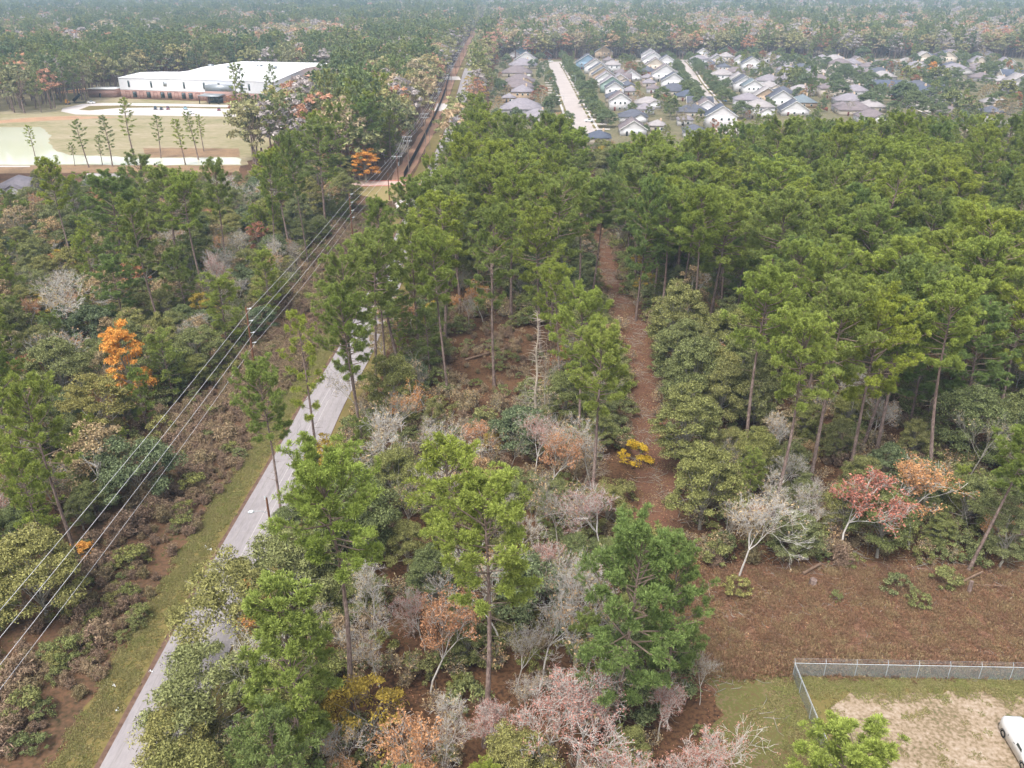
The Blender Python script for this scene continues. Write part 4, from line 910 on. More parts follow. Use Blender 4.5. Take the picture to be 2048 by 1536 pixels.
# grass blades
def grass_patch(n, h, w, rad, mat):
    g = Geo(); C = np.c_[rng.uniform(-rad, rad, (n, 2)), np.zeros(n)]; D = np.tile([0, 0, 1.], (n, 1)); tufts(g, C, D, h, 3, w, .45); return g.mesh('grass', [mat])
gp = []; 
for _ in range(3800):
    y = math.sqrt(rng.uniform(36 ** 2, 190 ** 2)); gp.append((road_left(y) - rng.uniform(1.1, 4.6), y, .01, rng.uniform(0, 6.28), rng.uniform(.5, 1.1), int(rng.integers(2))))
for _ in range(200): gp.append((28 - abs(rng.normal(0, 3)), rng.uniform(36, 62), .03, rng.uniform(0, 6.28), rng.uniform(.6, 1.1), int(rng.integers(2))))
for _ in range(500): gp.append((rng.uniform(FX + .4, 60), FY - abs(rng.normal(0, 1.2)) - .3, .04, rng.uniform(0, 6.28), rng.uniform(.6, 1.1), int(rng.integers(2))))
for _ in range(260): gp.append((rng.uniform(FX + .4, 60), rng.uniform(36, FY), .04, rng.uniform(0, 6.28), rng.uniform(.3, .8), 1))
mass('grass', 'short green grass along the road verge and by the fenced yard', 'grass', [grass_patch(60, .16, .03, .6, M['grass']), grass_patch(60, .22, .03, .6, M['grass'])], gp)
gp = []
for _ in range(2600):
    x = rng.uniform(18, 75); y = rng.uniform(61.8, 79)
    if x < 27 and y < 60: continue
    lo = 1.4 if y < 64.5 else 1; gp.append((x, y, .02, rng.uniform(0, 6.28), rng.uniform(.5, 1.1) * lo, int(rng.integers(2))))
mass('dry_grass', 'reddish brown dry grass covering the mown clearing beyond the fence', 'grass', [grass_patch(50, .30, .03, .7, M['straw']), grass_patch(50, .42, .035, .7, M['straw'])], gp)

def fleck_patch(mat, n, sz):
    g = Geo(); C = np.c_[rng.uniform(-1, 1, (n, 2)), rng.uniform(.01, .05, n)]; leaves(g, C, np.tile([0, 0, 3.], (n, 1)), sz); return g.mesh('fallen', [mat])
def stick_patch():
    g = Geo()
    for _ in range(5):
        a = rng.uniform(0, 6.28); p = np.r_[rng.uniform(-1, 1, 2), .04]; L = rng.uniform(.4, 1.6); q = p + [math.cos(a) * L, math.sin(a) * L, rng.uniform(0, .12)]; segs(g, [p, q], [q, q + [math.cos(a + .6) * L * .4, math.sin(a + .6) * L * .4, .05]], [.03, .02], [.02, .01], 3)
    return g.mesh('sticks', [M['grey_bark']])
lp = []
for _ in range(2600):
    r_ = rng.random()
    if r_ < .35: y = rng.uniform(60, 230); x = float(np.interp(y, TR[:, 1], TR[:, 0])) + rng.normal(0, 2.2)
    elif r_ < .65: x = rng.uniform(18, 78); y = rng.uniform(62, 84)
    else:
        y = math.sqrt(rng.uniform(36 ** 2, 200 ** 2)); x = rng.uniform(-.6, .6) * (y + 18)
        if road_left(y) - 5 < x < road_left(y) + RW + .5 or (x > 27.5 and y < 62): continue
    lp.append((x, y, .03, rng.uniform(0, 6.28), rng.uniform(.7, 1.3), int(rng.choice([0, 1, 2, 3], p=[.35, .3, .17, .18]))))
mass('leaf_litter', 'fallen leaves and sticks scattered over trail, clearing and woodland floor', 'fallen leaves', [fleck_patch(M['rust_leaf'], 34, .075), fleck_patch(M['tan_leaf'], 30, .075), fleck_patch(M['yellow_leaf'], 10, .07), stick_patch()], lp)

# ------------------------------------------------------------------ poles and wires
def pole(x, y, h, arms=0, brackets=None, label='', wood='wood_pole', r=.19, box_=False):
    t = thing('utility_pole', label, 'pole', (x, y, 0), 0, 'utility poles along the road')
    g = Geo(); polyline(g, [(0, 0, -.1), (0, 0, h * .5), (0, 0, h)], [r, r * .85, r * .65], 10); g.add([(0, 0, h + .03)] + [(math.cos(a) * r * .66, math.sin(a) * r * .66, h) for a in np.arange(10) * .6283], [(0, i + 1, (i + 1) % 10 + 1) for i in range(10)])
    part('shaft', g, M[wood], t)
    for k in range(arms):
        z = h - .6 - k * 1.5; g = Geo(); box(g, -1.7, r * .7, z - .09, 1.7, r * .7 + .14, z + .09); segs(g, [(-1, r * .7, z - .1), (1, r * .7, z - .1)], [(0, r * .7, z - .9)] * 2, .03, .03, 4)
        a = part('crossarm', g, M['galv'], t); g = Geo()
        for xx in (-1.55, -.7, .7, 1.55): polyline(g, [(xx, r * .7 + .07, z + .09), (xx, r * .7 + .07, z + .2), (xx, r * .7 + .07, z + .36)], [.05, .1, .05], 6)
        part('insulators', g, M['insul'], a)
    for z in (brackets or []):
        g = Geo(); segs(g, [(0, 0, z)], [(.75, 0, z + .12)], .06, .05, 6); polyline(g, [(.62, 0, z + .1), (.72, 0, z + .14), (.95, 0, z + .16)], [.09, .13, .05], 7); part('bracket', g, M['insul'], t)
    if box_:
        g = Geo(); polyline(g, [(.42, 0, h - 3.6), (.42, 0, h - 3.5), (.42, 0, h - 2.5), (.42, 0, h - 2.4)], [.05, .24, .24, .05], 10); part('transformer', g, M['grey_metal'], t)
    return t
ZW = [12.5, 10.3, 8.1, 6.2]
P0 = [(-46.3, 44, 12.9), (-45.7, 133.5, 12.9), (-43.7, 221.7, 12.9)]
pole(*P0[1], brackets=ZW[:3] + [6.2], label='brown wooden pole carrying four wires on white brackets', r=.22)
pole(*P0[2], brackets=ZW[:3] + [6.2], label='pole with white brackets beyond the four wire pole', r=.22)
pb = at(798, 386); pole(pb[0], pb[1], 12.6, 1, label='pole with one crossarm by the side road', box_=True)
pb2 = at(779, 400); pole(pb2[0], pb2[1], 8.6, label='short dark pole left of the crossarm pole')
pc_ = at(818, 345); pole(pc_[0], pc_[1], 13.6, 2, label='pale pole with two crossarms beside the cloth fence', wood='grey_pole')
far = [(857, 289), (873, 250), (882, 227), (897, 193), (907, 170), (915, 150), (922, 132), (929, 114), (935, 99)]
FP = []
for i, (u, v) in enumerate(far):
    x, y = at(u, v); x -= 1.2; FP.append((x, y)); pole(x, y, 13.6, 2, label='crossarm pole along the corridor, %s beyond the pale pole' % ['first', 'second', 'third', 'fourth', 'fifth', 'sixth', 'seventh', 'eighth', 'ninth'][i], wood='wood_pole' if i % 2 else 'grey_pole', box_=i in (2, 4))
for i, (u, v) in enumerate([(845, 345), (853, 300)]):
    x, y = at(u, v); pole(x + 1.5, y, 10, label=['thin pole right of the pale crossarm pole', 'thin pole behind the thin one on the right of the cloth fence'][i], r=.13, wood='grey_pole')
def wire(pts, sag, r=.028, label='', n=18):
    g = Geo(); L = []
    for (a, b) in zip(pts[:-1], pts[1:]):
        a, b = np.array(a), np.array(b); f = np.linspace(0, 1, n)[:, None]; c = a + (b - a) * f; c[:, 2] -= 4 * sag * (f[:, 0] * (1 - f[:, 0])); polyline(g, c, np.full(n, r), 4)
    o = part('power_line', g, M['wire'], None); tag(o, label, 'wire', 'power lines over the roadside scrub')
P0x = [(-46.6, -60, 0)] + [(a, b, 0) for a, b, _ in P0]
for i, z in enumerate(ZW):
    pts = [(a + .85, b, z + .16) for a, b, _ in P0x]
    pts += [(pb[0] - 1.5 + i * 1.0, pb[1], 12.3)] if i < 3 else [(pb[0], pb[1], 9.0)]
    wire(pts, .5 if i < 3 else .7, .027 if i < 3 else .02, ['topmost bright wire of the four crossing the left side', 'second wire from the top on the left side', 'third wire from the top on the left side', 'lowest and thinnest of the four left wires'][i])
for i, dx in enumerate((-1.55, -.7, .7, 1.55)):
    pts = [(pb[0] + dx * .9, pb[1] + .2, 12.3), (pc_[0] + dx, pc_[1] + .2, 13.2)] + [(x + dx, y + .2, 13.2) for x, y in FP]
    wire(pts, .9, .03, ['leftmost', 'second', 'third', 'rightmost'][i] + ' of the four wires running on beyond the side road', 9)
# lamp on a pole by the road
x, y = at(533, 997, 9.2); t = thing('street_lamp', 'dark pole with a white lamp on an arm over the road', 'street lamp', (x, y, 0))
g = Geo(); polyline(g, [(0, 0, 0), (0, 0, 9.3)], [.17, .12], 8); part('shaft', g, M['wood_pole'], t)
g = Geo(); polyline(g, [(0, 0, 7.2), (-.8, -.2, 7.6), (-1.7, -.4, 7.7)], [.04, .04, .035], 6); a = part('arm', g, M['galv'], t)
g = Geo(); polyline(g, [(-1.5, -.35, 7.62), (-1.65, -.38, 7.66), (-2.0, -.46, 7.66), (-2.2, -.5, 7.64)], [.06, .2, .2, .08], 8); part('lamp_head', g, M['lamp_glass'], t)
g = Geo(); polyline(g, [(-.15, 0, 9.1), (-.15, 0, 9.5)], [.1, .1], 8); part('sensor', g, M['insul'], t)
# black cloth fence
BF = smooth_line([at(808, 357), at(822, 330), at(845, 285), at(868, 238), at(890, 185), at(905, 130), at(920, 92)], 60)
t = thing('cloth_fence', 'long black cloth fence running beside the poles', 'fence')
g = Geo()
for s in (-.015, .015): ribbon(BF, s, s + .001, .02, g, zz=2.3)
part('cloth', g, M['black_cloth'], t); g = Geo()
for p in BF[::2]: segs(g, [(p[0], p[1], 0)], [(p[0], p[1], 2.35)], .03, .03, 4)
part('stakes', g, M['dark'], t)
# small rail fence by the footpath
t = thing('rail_fence', 'small curved brown rail fence beside the footpath', 'fence'); L = smooth_line([at(785, 418), at(786, 407), at(790, 399), at(800, 395)], 7)
for p in L: g = Geo(); box(g, p[0] - .07, p[1] - .07, 0, p[0] + .07, p[1] + .07, 1.2); part('post', g, M['fence_wood'], t)
for z in (.45, .8, 1.12): g = Geo(); segs(g, np.c_[L[:-1], np.full(6, z)], np.c_[L[1:], np.full(6, z)], .045, .045, 4); part('rail', g, M['fence_wood'], t)

# ------------------------------------------------------------------ chain link fence
def chain(pts, name_label, spacing=3.05):
    t = thing('chain_link_fence', name_label, 'fence')
    a, b = np.array(pts[0]), np.array(pts[1]); L = np.linalg.norm(b - a); n = int(L / spacing)
    d = (b - a) / L; out = np.array([-d[1], d[0]])
    for i in range(n + 1):
        p = a + d * i * spacing; g = Geo(); segs(g, [(p[0], p[1], 0)], [(p[0], p[1], 1.85)], .04, .04, 8); q = p + out * .28
        segs(g, [(p[0], p[1], 1.84)], [(q[0], q[1], 2.2)], .03, .025, 6); part('post', g, M['galv'], t)
    g = Geo(); segs(g, [(*a, 1.84)], [(*b, 1.84)], .038, .038, 8); part('top_rail', g, M['galv'], t)
    g = Geo(); g.add([(*a, .04), (*b, .04), (*b, 1.82), (*a, 1.82)], [(0, 1, 2), (0, 2, 3)]); part('mesh', g, M['chain'], t)
    for k in (.12, .2, .28):
        q0, q1 = a + out * k, b + out * k; g = Geo(); segs(g, [(*q0, 1.86 + k * 1.2)], [(*q1, 1.86 + k * 1.2)], .008, .008, 3); part('barbed_wire', g, M['galv'], t)
chain([(FX, FY), (FX + 61, FY - 1.6)], 'chain link fence run with barbed top between yard and brown clearing')
chain([(FX - .12, 20), (FX - .02, FY - .06)], 'chain link fence run dividing the green strip from the yard')

# ------------------------------------------------------------------ vehicles
def wheel(t, x, y, r=.34, w=.22):
    g = Geo(); th = np.arange(16) * math.pi / 8; V = []
    for xx in (-w / 2, w / 2):
        for rr in (r, r * .62): V += [(x + xx, y + math.cos(a) * rr, r + math.sin(a) * rr) for a in th]
    T = []
    for i in range(16):
        j = (i + 1) % 16
        for a, b in ((0, 16), (32, 48), (0, 32)): T += [(a + i, a + j, b + j), (a + i, b + j, b + i)]
    g.add(V, T); wh = part('wheel', g, M['tyre'], t)
    g = Geo(); s = 1 if x > 0 else -1; c = x + s * w * .42; g.add([(c, y, r)] + [(c, y + math.cos(a) * r * .62, r + math.sin(a) * r * .62) for a in th], [(0, i + 1, (i + 1) % 16 + 1) for i in range(16)]); part('rim', g, M['rim'], wh)
def loft(g, sections, mat=0):
    """sections: list of (y, half width bottom, half width top, z bottom, z top) with shoulders rounded"""
    V = []; n = 8
    for (y, wb, wt, z0, z1) in sections:
        m = z0 + (z1 - z0) * .55
        V += [(-wb, y, z0), (-wb * 1.0, y, m), (-(wb + wt) / 2 * .99, y, z0 + (z1 - z0) * .86), (-wt * .86, y, z1), (wt * .86, y, z1), ((wb + wt) / 2 * .99, y, z0 + (z1 - z0) * .86), (wb, y, m), (wb, y, z0)]
    T = []
    for s in range(len(sections) - 1):
        for i in range(n):
            j = (i + 1) % n; a, b = s * n, (s + 1) * n; T += [(a + i, b + i, b + j), (a + i, b + j, a + j)]
    for s in (0, len(sections) - 1):
        for i in range(1, n - 1): T.append((s * n, s * n + i, s * n + i + 1))
    g.add(V, T, mat); return g
def car(u, v, colour, label, style='sedan', rz=0.0, group='cars parked by the white building'):
    x, y = at(u, v); t = thing('pickup_truck' if style == 'pickup' else 'parked_car', label, 'truck' if style == 'pickup' else 'car', (x, y, .05), rz, group)
    m = plain('paint_' + label.split()[0], lin(*colour), .25, spec=.6, var=.02)
    g = Geo(); hood = {'sedan': .92, 'suv': 1.05, 'pickup': 1.1}[style]
    loft(g, [(-2.35, .72, .62, .35, hood * .72), (-2.2, .86, .8, .25, hood * .86), (-.9, .9, .86, .22, hood), (1.4, .9, .86, .22, hood), (2.2, .86, .8, .26, hood * .94), (2.35, .74, .66, .4, hood * .8)]); part('body', g, m, t)
    top = {'sedan': 1.42, 'suv': 1.72, 'pickup': 1.75}[style]; y0, y1 = {'sedan': (-.9, 1.5), 'suv': (-.95, 2.2), 'pickup': (-.9, .7)}[style]
    g = Geo(); loft(g, [(y0, .8, .78, hood - .05, hood + .02), (y0 + .55, .76, .66, hood - .05, top - .04), (y1 - .5, .76, .66, hood - .05, top - .04), (y1, .8, .76, hood - .05, hood + .05)]); part('windows', g, M['glass'], t)
    g = Geo(); box(g, -.6, y0 + .5, top - .06, .6, y1 - .45, top); part('roof', g, m, t)
    for sx in (-1, 1):
        for yy in (-1.45, 1.4): wheel(t, sx * .8, yy)
        g = Geo(); box(g, sx * .65 - .14, -2.37, .55, sx * .65 + .14, -2.27, .72); part('headlight', g, M['lamp_glass'], t)
    return t
car(311, 219, (38, 44, 58), 'dark blue car in the lot, leftmost of three close together', 'suv', .35)
car(323, 219.5, (40, 42, 58), 'navy low car between the dark and the maroon ones', 'sedan', .35)
car(336, 219, (120, 66, 78), 'maroon car in the lot, rightmost of three close together', 'suv', .35)
car(371, 219, (150, 182, 190), 'pale blue truck standing alone in the parking lot', 'pickup', .5)
car(438, 221, (136, 56, 72), 'small dark red car in the parking lot', 'sedan', .3)
car(462, 221, (232, 232, 230), 'white car right of the dark red car', 'suv', .3)
car(499, 221, (236, 236, 236), 'white car half hidden behind tall pines in the lot', 'suv', .3)
car(381, 228, (210, 216, 210), 'pale car behind the twin field pines', 'sedan', 1.2)
car(183, 207, (238, 238, 238), 'white work truck by the brick shed', 'pickup', 1.45)
car(783, 566, (240, 240, 240), 'white car seen through pines on the road', 'suv', .02, 'cars on the road')
car(818, 408, (206, 220, 216), 'pale green van like car by the footpath', 'suv', .1, 'cars on the road')
car(1178, 244, (240, 240, 240), 'white pickup at the kerb of the straight street', 'pickup', 1.5, 'cars in the neighbourhood')
car(1612, 125, (120, 150, 180), 'small blue car on the far cul de sac', 'sedan', 1.5, 'cars in the neighbourhood')
car(1100, 119, (60, 60, 66), 'dark car before the brick house at the street end', 'suv', 1.5, 'cars in the neighbourhood')
car(1448, 203, (70, 110, 150), 'blue car parked on the tree lined street', 'sedan', .2, 'cars in the neighbourhood')
car(1101, 124, (236, 236, 236), 'white van crossing the far end of the straight street', 'suv', 1.57, 'cars in the neighbourhood')
# cargo van in the yard
t = thing('cargo_van', 'white windowless panel van in the fenced sandy yard', 'van', (45.9, 52.7, .04), R(-3))
g = Geo(); loft(g, [(2.72, .80, .70, .45, 1.35), (2.6, .92, .86, .32, 1.72), (2.2, .95, .9, .28, 1.86), (-1.2, .95, .88, .28, 1.9), (-1.75, .95, .80, .28, 1.55), (-2.5, .93, .72, .3, 1.12), (-2.75, .8, .6, .4, .9)]); part('body', g, M['car_white'], t)
g = Geo(); box(g, -.86, 2.62, .4, .86, 2.82, .62); part('bumper', g, M['dark'], t)
g = Geo(); quads(g, [(-.66, -1.27, 1.86), (.66, -1.27, 1.86), (.74, -1.8, 1.5), (-.74, -1.8, 1.5)], [(0, 3, 2, 1)]); part('windscreen', g, M['glass'], t)
for s in (-1, 1):
    for yy in (1.75, -1.75):
        wheel(t, s * .84, yy, .37, .24)
        g = Geo(); th = np.linspace(0, math.pi, 12); segs(g, [(s * .955, yy + math.cos(a) * .44, .37 + math.sin(a) * .44) for a in th[:-1]], [(s * .955, yy + math.cos(a) * .44, .37 + math.sin(a) * .44) for a in th[1:]], .03, .03, 4); part('wheel_arch', g, M['dark'], t)
    g = Geo(); box(g, s * .94 - .03, -.05, 1.1, s * .94 + .03, .15, 1.16); part('door_handle', g, M['dark'], t)
    g = Geo(); box(g, s * .955 - .012, 1.0, .95, s * .955 + .012, 1.07, 1.08); part('side_marker', g, M['dark'], t)
    g = Geo(); quads(g, [(s * .957, -.25, 1.3), (s * .957, -1.15, 1.3), (s * .9, -1.0, 1.68), (s * .9, -.3, 1.7)], [(0, 1, 2, 3)]); part('side_window', g, M['glass'], t)

# ------------------------------------------------------------------ buildings
def rot(x, y, a): return x * math.cos(a) - y * math.sin(a), x * math.sin(a) + y * math.cos(a)
def house(u, v, wpx, st, kind, wall, roof, label, d=None, yaw=None, garage=False, two=False):
    """kind g: gable end to the viewer, G: ridge across, h: hipped; wpx: width in photograph pixels"""
    x, y = at(u, v); depth = y * CP + CAMH * SP; w = wpx / FPX * depth; w = max(7, min(w, 30)); d = d or (w * 1.15 if w < 14 else w * .8); hw = 2.9 * st + .2
    yaw = (-.05 if x < 80 else -.11) if yaw is None else yaw
    t = thing('house', label, 'house', (x, y + d / 2, 0), yaw, 'houses of the neighbourhood')
    X, Y = w / 2, d / 2; oh = .5; rp = (.62 if kind == 'g' else .5)
    g = Geo(); box(g, -X, -Y, 0, X, Y, hw)
    rh = min((X if kind != 'G' else Y), (Y if kind == 'h' else 99)) * rp
    if kind == 'g': quads(g, [(-X, -Y, hw), (X, -Y, hw), (0, -Y, hw + rh), (-X, Y, hw), (X, Y, hw), (0, Y, hw + rh)], [(0, 1, 2), (4, 3, 5)])
    if kind == 'G': quads(g, [(-X, -Y, hw), (-X, Y, hw), (-X, 0, hw + rh), (X, -Y, hw), (X, Y, hw), (X, 0, hw + rh)], [(1, 0, 2), (3, 4, 5)])
    part('wall', g, WALL[wall], t)
    g = Geo(); th = .18; s = rh / (X if kind == 'g' else Y if kind == 'G' else min(X, Y)); e = hw - oh * s
    if kind == 'g':
        for sg in (-1, 1):
            P = [(0, -Y - oh, hw + rh + .02), (sg * (X + oh), -Y - oh, e + .02), (sg * (X + oh), Y + oh, e + .02), (0, Y + oh, hw + rh + .02)]; V = P + [(a, b, c + th) for a, b, c in P]
            quads(g, V, [(0, 1, 2, 3), (4, 7, 6, 5), (0, 4, 5, 1), (1, 5, 6, 2), (2, 6, 7, 3)])
    elif kind == 'G':
        for sg in (-1, 1):
            P = [(-X - oh, 0, hw + rh + .02), (-X - oh, sg * (Y + oh), e + .02), (X + oh, sg * (Y + oh), e + .02), (X + oh, 0, hw + rh + .02)]; V = P + [(a, b, c + th) for a, b, c in P]
            quads(g, V, [(0, 1, 2, 3), (4, 7, 6, 5), (0, 4, 5, 1), (1, 5, 6, 2), (2, 6, 7, 3)])
    else:
        a, b = X + oh, Y + oh; m = min(a, b); rx, ry = a - m, b - m; rz_ = hw + rh
        V = [(-a, -b, e), (a, -b, e), (a, b, e), (-a, b, e), (-a, -b, e + th), (a, -b, e + th), (a, b, e + th), (-a, b, e + th), (-rx, -ry, rz_ + th), (rx, ry, rz_ + th)]
        if rx > ry: quads(g, V, [(0, 3, 2, 1), (0, 1, 5, 4), (1, 2, 6, 5), (2, 3, 7, 6), (3, 0, 4, 7), (4, 5, 9, 8), (5, 6, 9), (6, 7, 8, 9), (7, 4, 8)])
        else: quads(g, V, [(0, 3, 2, 1), (0, 1, 5, 4), (1, 2, 6, 5), (2, 3, 7, 6), (3, 0, 4, 7), (4, 5, 8), (5, 6, 9, 8), (6, 7, 9), (7, 4, 8, 9)])
    rf = part('roof', g, ROOF[roof], t)
    if kind in 'gG':      # pale verge boards
        g = Geo()
        for sg in (-1, 1):
            if kind == 'g': segs(g, [(0, -Y - oh - .04, hw + rh + .04)] , [(sg * (X + oh), -Y - oh - .04, e + .04)], .14, .14, 4)
            else: segs(g, [(sg * (X + oh + .04), 0, hw + rh + .04)] * 2, [(sg * (X + oh + .04), -Y - oh, e + .04), (sg * (X + oh + .04), Y + oh, e + .04)], .14, .14, 4)
        part('bargeboard', g, M['white_trim'], rf)
    if two:               # a lower cross wing in front
        g = Geo(); cx = X * .45; ww = X * .42; hh = hw * .62 if st == 2 else hw * .96; box(g, cx - ww, -Y - 2.2, 0, cx + ww, -Y + .01, hh); quads(g, [(cx - ww, -Y - 2.2, hh), (cx + ww, -Y - 2.2, hh), (cx, -Y - 2.2, hh + ww * .6)], [(0, 1, 2)]); part('front_wing', g, WALL[wall], t)
        g = Geo()
        for sg in (-1, 1):
            P = [(cx, -Y - 2.6, hh + ww * .6 + .03), (cx + sg * (ww + .3), -Y - 2.6, hh - .15), (cx + sg * (ww + .3), -Y - .05, hh - .15), (cx, -Y - .05, hh + ww * .6 + .03)]; V = P + [(a, b, c + .15) for a, b, c in P]
            quads(g, V, [(0, 1, 2, 3), (4, 7, 6, 5), (0, 4, 5, 1), (1, 5, 6, 2)])
        part('wing_roof', g, ROOF[roof], t)
    rs = random.Random(int(u * 7 + v))
    if y < 1200:
        for s_ in range(st):
            zc = 1.55 + 2.9 * s_; nw = 2 if w < 11 else 3
            for k in range(nw):
                if s_ == 0 and k == 0: continue
                cx = -X + w * (k + 1) / (nw + 1) + rs.uniform(-.5, .5)
                if two and s_ == 0 and cx > 0: continue
                g = Geo(); box(g, cx - .6, -Y - .06, zc - .7, cx + .6, -Y + .02, zc + .7); wf = part('window', g, M['white_trim'], t); g = Geo(); box(g, cx - .48, -Y - .08, zc - .58, cx + .48, -Y - .05, zc + .58); part('pane', g, M['glass'], wf)
        for sx in (-1, 1):
            zc = 1.55 + 2.9 * (st - 1); g = Geo(); box(g, sx * X - .05, -.6, zc - .6, sx * X + .05, .6, zc + .6); wf = part('window', g, M['white_trim'], t); g = Geo(); box(g, sx * (X + .065) - .015, -.48, zc - .48, sx * (X + .065) + .015, .48, zc + .48); part('pane', g, M['glass'], wf)
        g = Geo(); cx = -X + w / (nw + 1); box(g, cx - .5, -Y - .05, 0, cx + .5, -Y + .02, 2.1); part('door', g, M['dark'] if rs.random() < .5 else M['brick_dark'], t)
        if garage:
            g = Geo(); box(g, X - 3.4, -Y - .05, 0, X - .6, -Y + .02, 2.2); part('garage_door', g, M['white_trim'], t)
        if kind == 'h' and rs.random() < .6:
            g = Geo(); box(g, X * .3, Y * .2, hw, X * .3 + .9, Y * .2 + .9, hw + rh + .7); part('chimney', g, WALL['tan'], rf)
    return t
